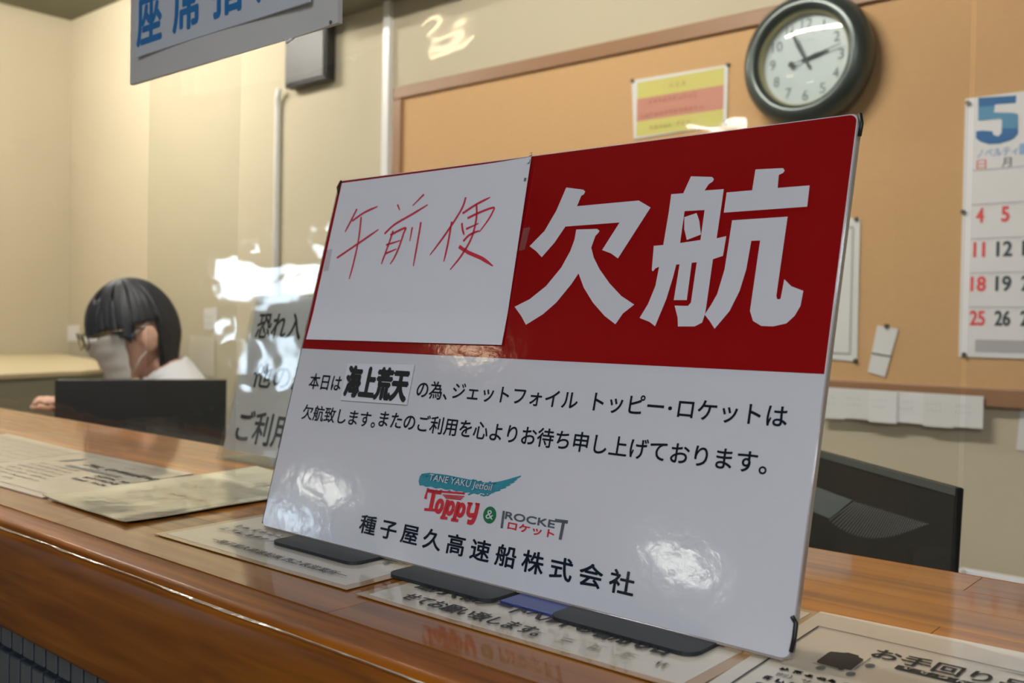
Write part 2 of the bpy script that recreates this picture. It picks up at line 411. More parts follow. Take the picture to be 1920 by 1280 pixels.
# ------------------------------------------------------------------ counter
YF, YB = .352, .716        # flat stave top runs from YF back to YB
ct = empty('counter', (-.6, .52, 0), 'long varnished orange-brown wooden service counter under the notices', 'counter')
rows = 8; rw = (YB - YF) / rows; rd = random.Random(3)
for r in range(rows):
    x = -3.2 + rd.uniform(-.3, 0)
    while x < 1.6:
        L = rd.uniform(.35, .75); x1 = min(x + L, 1.6)
        g = .00012
        box('stave', (x + g, YF + r * rw + g, ZC - .03), (x1 - g, YF + (r + 1) * rw - g, ZC), M['staves'], ct, bev=.0002, seg=1, loc=(x, YF + r * rw, ZC))
        x = x1
box('counter_core', (-3.2, YF, ZC - .06), (1.6, YB, ZC - .0302), M['apron'], ct)
# orange edge strip and rounded apron: one profile each, swept along x
def sweep(name, prof, m, x0=-3.2, x1=1.6, n=80, wob=0):
    vs, fs = [], []; k = len(prof)
    for i in range(n + 1):
        x = x0 + (x1 - x0) * i / n
        for (y, z) in prof:
            d = noise.noise(V((x * 5, y * 30, z * 30))) * wob
            vs.append((x, y + d, z + d * .6))
        if i:
            for j in range(k - 1):
                a = (i - 1) * k + j; fs.append([a, a + k, a + k + 1, a + 1])
    return mk(name, vs, fs, m, ct, smooth=True)
sweep('edge_strip', [(YF - .0003, ZC - .04), (YF - .0003, ZC - .0012), (YF - .0012, ZC - .0002), (YF - .006, ZC + .0002), (.330, ZC - .0006), (.3255, ZC - .0022), (.3235, ZC - .0050)], M['edge'], wob=.0006, n=200)
sweep('apron', [(.3238, ZC - .0046), (.3205, ZC - .0058), (.3188, ZC - .009), (.3176, ZC - .02), (.3170, ZC - .045), (.3176, ZC - .07), (.320, ZC - .082), (.325, ZC - .088), (.336, ZC - .09), (.36, ZC - .09), (.36, ZC - .05)], M['apron'], wob=.0008, n=200)
M['worn_highlight'] = mat('worn_lacquer_highlight', (165, 150, 132), .25, coat=1, croug=.1, bump=(160, .5, .002))  # pale lacquer wear along the edge with its highlight painted in
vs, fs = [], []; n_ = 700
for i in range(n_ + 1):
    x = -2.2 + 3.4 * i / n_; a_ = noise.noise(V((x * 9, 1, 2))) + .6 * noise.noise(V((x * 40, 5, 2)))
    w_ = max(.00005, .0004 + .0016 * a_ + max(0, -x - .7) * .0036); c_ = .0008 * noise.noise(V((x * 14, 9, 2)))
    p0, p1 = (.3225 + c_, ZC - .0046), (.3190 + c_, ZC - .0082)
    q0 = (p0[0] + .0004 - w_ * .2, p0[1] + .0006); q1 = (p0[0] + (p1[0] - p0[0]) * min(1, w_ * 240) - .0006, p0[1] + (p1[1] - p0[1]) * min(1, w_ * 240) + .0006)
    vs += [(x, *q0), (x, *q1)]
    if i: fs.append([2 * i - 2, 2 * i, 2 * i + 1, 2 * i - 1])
mk('worn_edge_highlight', vs, fs, M['worn_highlight'], ct, smooth=True)
box('back_edge', (-3.2, YB, ZC - .06), (1.6, YB + .004, ZC - .0005), M['edge'], ct)
# tiled front below the apron
wf = struct('wall_counter_front', (-3.2, .372, 0), (1.6, .45, ZC - .0905), M['grout'])
tw, gap = .0236, .0042
tm = None; heights = [(ZC - .138, ZC - .092), (ZC - .212, ZC - .141), (ZC - .286, ZC - .215), (ZC - .360, ZC - .289)]
proto = {}
cnt = 0
for zi, (z0, z1) in enumerate(heights):
    for i in range(64):
        x = -1.62 + i * tw
        if zi not in proto:
            o = box('tile', (x, .3665 - .002 * (zi > 0), z0), (x + tw - gap, .3725, z1), M['tile'], wf, bev=.0012, seg=1, loc=(x, .3665, z0)); proto[zi] = (o, x)
        else:
            s, x0 = proto[zi]; o = s.copy(); o.location = s.location + V((x - x0, 0, 0)); COL.objects.link(o)

# ------------------------------------------------------------------ sign
O = V((-.65126, .45356, 1.03376)); SG = Frame(O, (1, 0, 0), (0, .25203, .96772))
SW, SH = .45, .2969
sg = empty('sign', (-.426, .4536, ZC + .003), 'big red and white cancellation sign leaning back on the counter', 'sign')
R = .0045
vs, fs = plate(SG, rrect(0, 0, SW, SH, R), -.0052, -.0012)
mk('board', vs, fs, M['acr'], sg)
vs, fs = plate(SG, rrect(.0006, .0006, SW - .0006, SH - .0006, R), -.0012, 0)
mk('face', vs, fs, M['swhite'], sg)
vl = SG.uv(568, 656)[1]; vr = SG.uv(1556, 697)[1]; vm = (vl + vr) / 2
rp = [(.0012, vm), (SW - .0012, vm)] + [p for p in rrect(.0012, .01, SW - .0012, SH - .0012, R) if p[1] > .05]
vs, fs = plate(SG, rp, 0, .00025); mk('red_panel', vs, fs, M['sred'], sg)
H1 = .0005; H2 = .0008
def z8(x, y): return (640 + x / 3.2, 860 + y / 3.2)
def z6(x, y): return (560 + x / 3.84, 660 + y / 3.84)
def z7(x, y): return (1040 + x / 3.84, 680 + y / 3.84)
def z2(x, y): return (950 + x / 3.2, 280 + y / 3.2)
def z1(x, y): return (560 + x / 3.84, 280 + y / 3.84)
def q(fn, s): return [SG.uv(*fn(*p)) for p in s]
KE = [[(360,230),(462,243),(474,255),(465,272),(450,280),(425,342),(795,308),(866,350),(670,655),(628,625),(575,605),(680,440),(355,464),(290,560),(213,648),(180,612),(140,582),(230,490),(300,370)],
 [(420,482),(545,478),(560,490),(550,505),(535,520),(510,590),(525,650),(560,720),(620,805),(690,880),(768,932),(700,985),(655,1050),(590,1000),(520,920),(465,830),(434,745),(390,810),(300,920),(220,990),(118,1053),(90,1000),(50,945),(140,900),(240,820),(330,710),(385,610),(410,540)]]
KO = [[(1108,163),(1235,167),(1246,180),(1238,195),(1215,210),(1190,248),(1305,240),(1288,360),(1190,365),(1070,372),(975,378),(990,270),(1062,265)],
 [(975,378),(1070,372),(1043,563),(942,575)], [(1190,365),(1288,360),(1262,535),(1165,545)],
 [(1068,408),(1142,383),(1158,430),(1168,512),(1083,545),(1068,480)],
 [(885,580),(942,575),(1043,563),(1165,545),(1262,535),(1320,522),(1300,640),(1240,660),(1143,678),(1040,690),(917,705),(895,715),(880,733),(873,725)],
 [(917,705),(1020,692),(1000,770),(960,900),(893,1062),(860,1036),(800,1012),(850,930),(895,820)],
 [(1040,690),(1113,680),(1083,905),(1005,905)],
 [(1143,678),(1240,660),(1200,942),(1196,970),(1190,995),(1175,1040),(1130,1063),(1030,1063),(1028,1010),(1010,938),(1090,940),(1108,920)],
 [(1495,122),(1660,114),(1670,128),(1662,142),(1635,155),(1628,233),(1820,218),(1805,345),(1305,381),(1322,260),(1475,247)],
 [(1355,427),(1688,405),(1620,880),(1625,900),(1643,900),(1648,885),(1668,780),(1710,822),(1782,850),(1765,940),(1730,1000),(1680,1045),(1600,1063),(1530,1060),(1480,1030),(1462,970),(1523,548),(1470,550),(1440,720),(1400,850),(1340,970),(1250,1077),(1220,1030),(1190,992),(1225,940),(1265,870),(1310,720)]]
for G in (KE, KO):
    mk('large_character', *join_sets([poly_set(SG, q(z2, s), H1) for s in G]), M['swhite'], sg)
T = lambda body, L, Rr, B, Tt, **k: textpx(SG, body, L, Rr, B, Tt, H1, k.pop('m', M['sink']), sg, **k)
T('本日は', z6(72, 250), z6(315, 205), z6(205, 276), z6(125, 153), bold=.012)
T('の為、', z6(850, 290), z6(1070, 325), z6(1005, 343), z6(990, 210), bold=.012)
T('ジェットフォイル', z6(1100, 340), z7(172, 265), z7(130, 338), z6(1195, 226), bold=.012)
T('トッピー', z7(272, 355), z7(790, 322), z7(600, 379), z7(645, 235), bold=.012)
T('・', z7(820, 328), z7(848, 328), z7(833, 342), z7(833, 314), bold=.012)
T('ロケットは', z7(881, 395), z7(1685, 355), z7(1600, 465), z7(1085, 270), bold=.012)
T('欠航致します。', z6(20, 485), z6(550, 530), z6(470, 540), z6(62, 376), bold=.012)
T('またのご利用を心よりお待ち申し上げております。', z6(572, 540), z7(1528, 780), z7(1360, 790), z7(205, 498), bold=.012)
T('種子屋久高速船株式会社', z8(105, 430), z8(1760, 770), z8(1720, 826), z8(150, 333), bold=.022, space=1.46)
# logo: brush stroke, lettering, ampersand disc
br = [(466,135),(474,102),(498,88),(530,84),(560,88),(600,92),(640,98),(690,108),(740,118),(800,130),(850,140),(900,144),(950,136),(1000,124),(1040,112),(1082,100),(1078,108),(1050,122),(1060,124),(1035,136),(1045,140),(1010,152),(1020,158),(985,168),(995,174),(950,184),(960,190),(915,200),(920,206),(880,206),(870,212),(840,204),(820,214),(800,206),(780,212),(770,200),(740,204),(720,192),(690,196),(660,182),(630,186),(600,174),(570,178),(540,166),(510,168),(490,158),(472,160)]
mk('brush_mark', *poly_set(SG, q(z8, br), H1), M['teal'], sg)
for seed_, n in ((1, 26),):
    rd = random.Random(5); st = []
    for i in range(n):
        x = rd.uniform(480, 930); y = 100 + (x - 480) * .11 + rd.choice((-6, 76 - max(0, x - 860) * .4)) + rd.uniform(-4, 5)
        st.append(poly_set(SG, q(z8, [(x, y), (x + 14, y - 3), (x + 20, y + 4), (x + 5, y + 8)]), H1))
    mk('brush_bristles', *join_sets(st), M['teal'], sg, kind='stuff')
def skew(x0, y0, sl):       # a baseline that keeps running down to the right like the print
    return None
for mm, hh, bd in ((M['navy'], H2, .045), (M['swhite'], H2 + .0002, .004)):
    textpx(SG, 'TANE YAKU Jetfoil', z8(526, 138), z8(903, 185), z8(880, 202), z8(545, 92), hh, mm, sg, bold=bd, shear=.12)
def z8r(pts, w, h=H2, taper=1, sm=True): return ribbon_set(SG, q(z8, pts), w * SG_PX, h, taper, sm)
SG_PX = (SG.uv(*z8(700, 300))[0] - SG.uv(*z8(600, 300))[0]) / 100
tp = [z8r([(508,240),(520,190),(605,205)], 17, sm=False), z8r([(520,190),(745,208)], 8, sm=False),
      z8r([(560,200),(540,300)], 24, sm=False), z8r([(502,303),(570,308)], 12, sm=False)]
def ring(cx, cy, rx, ry, w):
    return z8r([(cx + rx * math.cos(a) - .22 * ry * math.sin(a), cy + ry * math.sin(a)) for a in [2 * math.pi * k / 16 for k in range(17)]], w, sm=False)
tp += [ring(592, 284, 17, 33, 20), z8r([(645,246),(614,352)], 22, sm=False), z8r([(598,352),(640,357)], 13, sm=False), ring(658, 296, 17, 33, 19),
       z8r([(709,258),(680,364)], 22, sm=False), z8r([(662,365),(706,371)], 13, sm=False), ring(722, 308, 17, 33, 19),
       z8r([(778,266),(764,318),(774,338),(802,338)], 20), z8r([(824,270),(806,345),(786,380),(760,376)], 21), z8r([(762,266),(792,270)], 10, sm=False), z8r([(808,270),(834,274)], 10, sm=False)]
tp += [z8r([(612 + 8 * k, 216 + 9 * k), (742 - 9 * k, 226 + 9 * k)], 4.5, sm=False) for k in range(3)]
mk('logo_lettering', *join_sets(tp), M['logored'], sg)
mk('ampersand_disc', *poly_set(SG, q(z8, [(893 + 39 * math.cos(a) - 3 * math.sin(a), 337 + 51 * math.sin(a)) for a in [2 * math.pi * k / 28 for k in range(28)]]), H1), M['green'], sg)
textpx(SG, '&', z8(872, 335), z8(917, 340), z8(893, 362), z8(893, 308), H2, M['swhite'], sg)
textpx(SG, 'ROCKE', z8(985, 345), z8(1286, 385), z8(1270, 416), z8(1000, 316), H1, M['lgrey'], sg, bold=.04)
for b_ in (([(978,312),(964,416)], 13), ([(1337,375),(1315,485)], 15), ([(1284,369),(1362,379)], 13)): mk('logo_bar', *z8r(b_[0], b_[1], H1, sm=False), M['lgrey'], sg)
textpx(SG, 'ロケット', z8(1000, 405), z8(1282, 450), z8(1240, 472), z8(1020, 376), H1, M['logored'], sg, bold=.035)
# small wire clips that hold the film at the corners
for pts in ([z2(-312 * 0, 0)],): pass
def pxs(*a): return [SG.uv(*p) for p in a]
cl = [((1486,1155),(1493,1168),(1490,1195),(1484,1222)), ((1613,214),(1616,232),(1612,255)), ((641,339),(634,352),(636,362))]
for c in cl:
    bm = bmesh.new(); tube(bm, [SG.P(u, v, .0004) for u, v in pxs(*c)], .0012, 8)
    from_bm('corner_clip', bm, M['black'], sg, smooth=True)
bm = bmesh.new(); tube(bm, [SG.P(.0003, .002, -.001), SG.P(.0003, SH - .004, -.001)], .0011, 8); from_bm('dark_edge', bm, M['dark'], sg, smooth=True)
bm = bmesh.new(); tube(bm, [SG.P(.004, 0, -.001), SG.P(SW - .004, 0, -.001)], .0010, 8); from_bm('clear_edge', bm, M['acr'], sg, smooth=True)

# black stand: three broad feet under the sign
st = empty('sign_stand', (-.426, .46, ZC + .0012), 'black metal stand with three broad flat feet under the red and white sign', 'stand')
for i, (L_, R_) in enumerate((((512, 1012), (697, 1048)), ((738, 1070), (945, 1117)), ((1040, 1148), (1322, 1217)))):
    a = onZ(L_[0], L_[1], ZC + .003); b = onZ(R_[0], R_[1], ZC + .003)
    y0 = (.4285, .4270, .4290)[i]
    pts = [(p[0], p[1]) for p in rrect(a.x, y0, b.x, .54, .009)]
    vs, fs = plate(WORLD, pts, ZC + .0012, ZC + .0034); mk('foot', vs, fs, M['rubber'], st)
    # upright behind the sign plate, parallel to it
    f = Frame(V((a.x, O.y, O.z)), (1, 0, 0), (0, .25203, .96772)); w = b.x - a.x
    box('upright', (.006, .0015, -.0085), (w - .006, .17, -.0062), M['rubber'], st, f)
bb = onZ(928, 1124, ZC + .004); bc = onZ(1038, 1156, ZC + .004)
box('plastic_strip', (bb.x, bb.y + .004, ZC + .0012), (bc.x, bb.y + .050, ZC + .0030), M['bluebox'], None, bev=.0006, loc=(bb.x, .45, ZC + .0012))
tag(bpy.data.objects['plastic_strip'], 'thin glossy blue plastic strip peeping out under the sign between two feet', 'strip')

# handwritten note taped over the red panel
NQ = pxs((643, 344), (1001, 297), (944, 648), (578, 637))
nb = empty('paper_note', SG.P(*NQ[3]), 'white paper note with red marker handwriting taped over the left of the red panel', 'note')
f = SG; N_ = 12; vs, fs = [], []
for j in range(N_ + 1):
    for i in range(N_ + 1):
        s_, t_ = i / N_, j / N_
        u = (NQ[0][0] * (1 - s_) + NQ[1][0] * s_) * (1 - t_) + (NQ[3][0] * (1 - s_) + NQ[2][0] * s_) * t_
        v = (NQ[0][1] * (1 - s_) + NQ[1][1] * s_) * (1 - t_) + (NQ[3][1] * (1 - s_) + NQ[2][1] * s_) * t_
        h = .0011 + .0022 * max(0, s_ - .8) / .2 * (1 - t_) + .0012 * max(0, t_ - .85) / .15
        vs.append((u, v, h))
k = N_ + 1
top = [SG.P(u, v, h) for u, v, h in vs]; bot = [SG.P(u, v, h - .0004) for u, v, h in vs]
fs = [[j * k + i, (j + 1) * k + i, (j + 1) * k + i + 1, j * k + i + 1] for j in range(N_) for i in range(N_)]
rim = [i for i in range(k)] + [j * k + N_ for j in range(1, k)] + [N_ * k + i for i in range(N_ - 1, -1, -1)] + [j * k for j in range(N_ - 1, 0, -1)]
nn = len(top)
fs2 = fs + [[i + nn for i in r[::-1]] for r in fs] + [[rim[i], rim[(i + 1) % len(rim)], rim[(i + 1) % len(rim)] + nn, rim[i] + nn] for i in range(len(rim))]
mk('sheet', top + bot, fs2, M['note'], nb, smooth=False)
hw = [[(430,432),(385,520),(343,600)],[(395,520),(480,460),(578,415)],[(285,785),(440,680),(585,580)],[(460,490),(440,660),(400,840),(373,938)],
 [(722,402),(738,442)],[(912,328),(830,410)],[(628,612),(700,545),(820,475),(940,402)],[(690,590),(660,680),(625,775),(605,830)],[(670,620),(775,570),(765,610),(735,700),(700,780),(668,830)],[(640,692),(740,660)],[(632,755),(715,720)],[(828,565),(810,665)],[(890,528),(870,650),(835,845)],
 [(1213,350),(1180,440),(1070,610),(955,765)],[(1112,525),(1085,680),(1055,812)],[(1190,465),(1290,400),(1390,350)],[(1225,500),(1310,460),(1412,425),(1405,460),(1370,520),(1310,600)],[(1185,535),(1190,580),(1202,620)],[(1215,578),(1305,537)],[(1195,665),(1240,620),(1310,590)],[(1290,400),(1290,500),(1255,640),(1180,770),(1100,870)]]
PX1 = (SG.uv(*z1(900, 600))[0] - SG.uv(*z1(800, 600))[0]) / 100
sets = [ribbon_set(SG, q(z1, s), 11 * PX1, .00165, .45) for s in hw] + [ribbon_set(SG, q(z1, [(1165,703),(1230,745),(1330,790),(1410,845)]), 17 * PX1, .00165, .25)]
mk('handwriting', *join_sets(sets), M['marker'], nb)
textpx(SG, '1', z1(1645, 228), z1(1660, 228), z1(1652, 240), z1(1652, 218), .0036, M['inkg'], nb)
u_, v_ = SG.uv(*z1(1668, 122)); scribble(SG, u_, v_, 1, .0035, .003, .0040, M['inkg'], nb, seed=4); scribble(SG, u_ + .0004, v_ + .005, 1, .0035, .003, .0040, M['inkg'], nb, seed=5)
film = glassy('tape_film', (.97, .95, .95), .08, .06, (.8, .8, .8))
for c in (((986,430),(998,428),(988,470),(977,472)), ((617,470),(627,468),(620,508),(610,510))):
    p = pxs(*c); vs, fs = plate(SG, p[::-1], .0024, .0026); mk('tape', vs, fs, film, nb)

# pasted reason sticker
SQ = [SG.uv(*z6(*p)) for p in ((310, 348), (787, 382), (843, 93), (365, 85))]
stk = empty('sticker', SG.P(*SQ[0]), 'small white sticker with four bold black characters pasted on the sign', 'sticker')
vs, fs = plate(SG, SQ, .0009, .0016); mk('sheet', vs, fs, M['note'], stk)
textpx(SG, '海上荒天', z6(324, 325), z6(826, 140), z6(630, 357), z6(640, 110), .0018, M['ink'], stk, bold=.05)

# ------------------------------------------------------------------ laminated notices on the counter
def sheet(name, c, m, label, cat, th=.0007, curl=0, nseg=10, margin=None, seed=0):
    """c: corners BL, BR, TR, TL in counter (x, y); the frame of the sheet is returned"""
    e = empty(name, (c[0][0], c[0][1], ZC), label, cat)
    def grid(ins, z0, z1, mm, nm):
        k = nseg + 1; t_, b_ = [], []
        for j in range(k):
            for i in range(k):
                s_ = ins + (1 - 2 * ins) * i / nseg; t = ins + (1 - 2 * ins) * j / nseg
                x = (c[0][0] * (1 - s_) + c[1][0] * s_) * (1 - t) + (c[3][0] * (1 - s_) + c[2][0] * s_) * t
                y = (c[0][1] * (1 - s_) + c[1][1] * s_) * (1 - t) + (c[3][1] * (1 - s_) + c[2][1] * s_) * t
                d = max(0, abs(s_ - .5) * 2 - .6) ** 2 + max(0, abs(t - .5) * 2 - .6) ** 2
                w = curl * (d * 4 + .5 * (1 + noise.noise(V((x * 22 + seed, y * 22, seed)))) * min(1, d * 9))
                t_.append((x, y, z1 + w)); b_.append((x, y, z0 + w))
        fs = [[j * k + i, j * k + i + 1, (j + 1) * k + i + 1, (j + 1) * k + i] for j in range(nseg) for i in range(nseg)]
        n = len(t_); rim = list(range(k)) + [j * k + nseg for j in range(1, k)] + [nseg * k + i for i in range(nseg - 1, -1, -1)] + [j * k for j in range(nseg - 1, 0, -1)]
        fs = fs + [[i + n for i in r[::-1]] for r in fs] + [[rim[i] + n, rim[(i + 1) % len(rim)] + n, rim[(i + 1) % len(rim)], rim[i]] for i in range(len(rim))]
        return mk(nm, t_ + b_, fs, mm, e)
    if margin:
        grid(0, ZC + .0003, ZC + .0003 + th * .6, M['film'], 'laminate'); grid(margin, ZC + .0003 + th * .5, ZC + .0003 + th, m, 'paper')
    else: grid(0, ZC + .0003, ZC + .0003 + th, m, 'paper')
    z = ZC + .0003 + th + .0002
    fr = Frame((c[0][0], c[0][1], z), (c[1][0] - c[0][0], c[1][1] - c[0][1], 0), (c[3][0] - c[0][0], c[3][1] - c[0][1], 0))
    fr.y = V((0, 0, 1)).cross(fr.x); fr.n = V((0, 0, 1))
    return e, fr
def lineset(f, segs, w, h, m, parent, name='ruled_line'):
    return mk(name, *join_sets([ribbon_set(f, s, w, h, 1, False) for s in segs]), m, parent)

# far left sheet
e, f = sheet('laminated_notice', [(-1.40, .388), (-1.146, .386), (-1.171, .557), (-1.425, .565)], M['lam'], 'leftmost laminated notice on the counter, cut by the edge of the view', 'notice', seed=1)
for i in range(7): scribble(f, .02, .148 - i * .016, 26, .006, .0082, .0002, M['inkg'], e, dens=3, seed=i)
# headed notice
e, f = sheet('laminated_notice', [(-1.137, .384), (-.904, .389), (-.934, .5625), (-1.167, .557)], M['lam'], 'laminated notice with bold headings and a ruled frame, left of the greenish sheet', 'notice', th=.0012, seed=2)
Wd, Hd = .233, .170
for q_ in (.010, .158): lineset(f, [[(.012, q_), (.222, q_)]], .0009, .0002, M['inkg'], e, 'frame_line')
scribble(f, .115, .139, 4, .006, .007, .0002, M['ink'], e, seed=31)
scribble(f, .070, .118, 13, .012, .0115, .0002, M['ink'], e, dens=7, w=.16, seed=32)
mk('heading_bar', *join_sets([poly_set(f, [(.060 + .03 * i, .103), (.086 + .03 * i, .103), (.086 + .03 * i, .110), (.060 + .03 * i, .110)], .0002) for i in range(4)]), M['inkg'], e)
for i in range(3): scribble(f, .150, .090 - i * .012, 9, .007, .0075, .0002, M['ink'], e, dens=6, w=.18, seed=40 + i)
for i in range(7): scribble(f, .02, .092 - i * .0115, 15 + (i * 7) % 6, .005, .0062, .0002, M['inkg'], e, dens=4, w=.2, seed=50 + i)
mk('silhouette_mark', *poly_set(f, [(.022, .112), (.030, .118), (.036, .142), (.030, .145), (.024, .135)], .0002), M['inkg'], e)
# greenish curled sheet
e, f = sheet('plastic_folder_sheet', [(-.903, .389), (-.7415, .386), (-.757, .632), (-.918, .632)], M['lamc'], 'greenish glossy curling sheet with faint writing, left of the sign', 'notice', th=.0010, curl=.0018, nseg=22, seed=3)
for i in range(4): scribble(f, .018, .150 - i * .028, 8, .012, .014, .0020, M['inkf'], e, dens=4, w=.08, seed=60 + i)
scribble(f, .072, .172, 5, .020, .018, .0022, M['inkg'], e, dens=6, w=.07, seed=66)
scribble(f, .058, .085, 6, .010, .013, .0020, M['inko'], e, dens=4, w=.16, seed=67)
# notice under the sign's left foot
e, f = sheet('laminated_notice', [(-.6945, .385), (-.466, .3885), (-.4685, .552), (-.7035, .552)], M['lam'], 'laminated notice with blue writing under the left foot of the sign stand', 'notice', th=.0006, margin=.035, nseg=14, curl=.0003, seed=4)
text(f, '一種子屋久高速船㈱ 西之表営業所一', .050, .0150, .206, .0235, .0008, M['ink'], e, bold=.01)
for i, (n, st_) in enumerate(((13, .022), (17, .022), (17, .04), (14, .06))):
    scribble(f, st_, .042 + i * .014, n, .0085, .0108, .0008, (M['inkb'], M['inkb'], M['inkb'], M['inkr'])[i], e, dens=5, w=.1, seed=70 + i)
# notice under the middle and right feet
e, f = sheet('laminated_notice', [(-.4545, .3862), (-.2215, .3895), (-.2235, .552), (-.4615, .552)], M['lam'], 'laminated notice with black handwriting on seat belts under the two right feet', 'notice', th=.0006, margin=.03, nseg=14, curl=.0003, seed=5)
def onf(px, py): return f.uv(px, py)
u0, vv0 = onf(738, 1124); u1, _ = onf(1016, 1182)
text(f, 'せてお願い致します。', u0, onf(900, 1166)[1] - .0005, u1 + .004, onf(860, 1140)[1] + .003, .0008, M['ink'], e, bold=.025)
u0 = onf(775, 1103)[0]; u1 = onf(1262, 1226)[0]
text(f, '船内ではシートベルトの着用も合', u0, onf(975, 1152)[1] - .0046, u1, onf(975, 1133)[1] + .0016, .0008, M['ink'], e, bold=.025)
for i in range(5): scribble(f, .125 + i * .019, .008 + .002 * i, 1, .011, .01, .0008, M['inkf'], e, dens=6, w=.07, seed=80 + i)
# luggage notice at the lower right
e, f = sheet('laminated_notice', [(-.2165, .330), (.062, .333), (.058, .5665), (-.2275, .5545)], M['lam'], 'laminated notice with a suitcase picture at the lower right of the counter', 'notice', th=.001, seed=6)
fp = lambda *a: [f.uv(*p) for p in a]
lineset(f, [fp((1535, 1174), (1920, 1262))], .0008, .0003, M['ink'], e, 'frame_line')
lineset(f, [fp((1535, 1174), (1400, 1262), (1300, 1330))], .0010, .0003, M['ink'], e, 'frame_line')
def zf(x, y): return (1400 + x / 6.4, 1140 + y / 6.4)
mk('suitcase_picture', *join_sets([poly_set(f, fp(*[zf(*p) for p in ((840,655),(850,630),(975,540),(1010,525),(1180,540),(1210,535),(1345,572),(1345,592),(1400,615),(1395,632),(1255,745),(1225,740),(1180,728),(1165,745),(1110,742),(1090,722),(870,662))]), .0003)]), M['ink'], e)
for q_ in ((zf(1290, 745), zf(1490, 600)), (zf(790, 658), zf(1150, 755))): lineset(f, [fp(*q_)], .0006, .0003, M['inkg'], e, 'dimension_line')
for c in ((890, 718), (1480, 690), (1250, 790)):
    mk('size_mark', *poly_set(f, fp(*[zf(c[0] + 62 * math.cos(a), c[1] + 22 * math.sin(a)) for a in [k * math.pi / 6 for k in range(12)]]), .0003), M['inkg'], e)
a0, a1 = f.uv(1632, 1228), f.uv(1920, 1283)
text(f, 'お手回り品について', a0[0], f.uv(1720, 1250)[1] - .0018, a0[0] + .134, f.uv(1720, 1238)[1] + .0055, .0003, M['ink'], e, bold=.02)
b0 = f.uv(1683, 1248)
rect(f, b0[0], b0[1] - .0055, b0[0] + .11, b0[1] + .0012, .0003, M['ink'], e, 'title_band')
scribble(f, b0[0] + .003, b0[1] - .0048, 12, .0052, .0085, .0006, M['lam'], e, dens=5, w=.16, seed=92)
c0 = f.uv(1466, 1250)
scribble(f, c0[0], c0[1] - .005, 17, .0055, .0062, .0003, M['ink'], e, dens=6, w=.2, seed=93)
text(f, '例）サーフボード', c0[0] + .002, c0[1] - .0135, c0[0] + .05, c0[1] - .008, .0003, M['ink'], e)
for i in range(6): scribble(f, c0[0] - .001, c0[1] - .022 - i * .010, 24 - (i * 5) % 7, .0055, .0062, .0003, M['ink'], e, dens=6, w=.18, seed=94 + i)
bar = f.uv(1862, 1255)
mk('tapered_mark', *poly_set(f, [(bar[0], bar[1]), (bar[0] + .03, bar[1] + .001), (bar[0] + .03, bar[1] + .004)], .0003), M['inkg'], e)

# acrylic leaflet stand with printed card behind the vinyl
cs = empty('card_stand', (-.87, .655, ZC), 'tilted clear acrylic stand with a white card behind the left of the sign', 'stand')
CF = Frame((-1.021, .655, ZC + .012), (1, 0, 0), (0, .25, .968)); CW, CH = .297, .192
vs, fs = [], []
def warp_plate(h0, h1, u0, v0, u1, v1, m, name, par):
    k = 9; A, B = [], []
    for j in range(k):
        for i in range(k):
            u = u0 + (u1 - u0) * i / (k - 1); v = v0 + (v1 - v0) * j / (k - 1)
            A.append(CF.P(u, v, h1)); B.append(CF.P(u, v, h0))
    fs = [[j * k + i, j * k + i + 1, (j + 1) * k + i + 1, (j + 1) * k + i] for j in range(k - 1) for i in range(k - 1)]
    n = k * k; rim = list(range(k)) + [j * k + k - 1 for j in range(1, k)] + [(k - 1) * k + i for i in range(k - 2, -1, -1)] + [j * k for j in range(k - 2, 0, -1)]
    return mk(name, A + B, fs + [[i + n for i in r[::-1]] for r in fs] + [[rim[i] + n, rim[(i + 1) % len(rim)] + n, rim[(i + 1) % len(rim)], rim[i]] for i in range(len(rim))], m, par)
warp_plate(.0018, .0038, -.004, -.012, CW + .004, CH + .002, M['cardstand'], 'clear_front', cs)
warp_plate(-.0032, -.0012, -.004, -.012, CW + .004, CH + .002, M['cardstand'], 'clear_back', cs)
box('base_plate', (-1.025, .647, ZC + .0003), (-.720, .735, ZC + .0025), M['cardstand'], cs)
cp = empty('printed_card', CF.P(0, 0, 0), 'white card with large black characters held in the clear stand', 'card')
warp_plate(-.0004, .0004, 0, 0, CW, CH, M['paper'], 'card', cp)
for body, a, b, lo, hi in (('恐れ入りますが', (478, 632), None, 636, 585), ('他の窓口を', (470, 728), None, 728, 680), ('ご利用ください', (441, 818), None, 832, 768)):
    u0 = CF.uv(a[0], a[1])[0]; v0 = CF.uv(a[0] + 25, lo)[1]; v1 = CF.uv(a[0] + 25, hi)[1]
    text(CF, body, u0, v0, u0 + {'恐れ入りますが': .215, '他の窓口を': .190, 'ご利用ください': .262}[body], v1, .0008, M['ink'], cp, bold=.02)

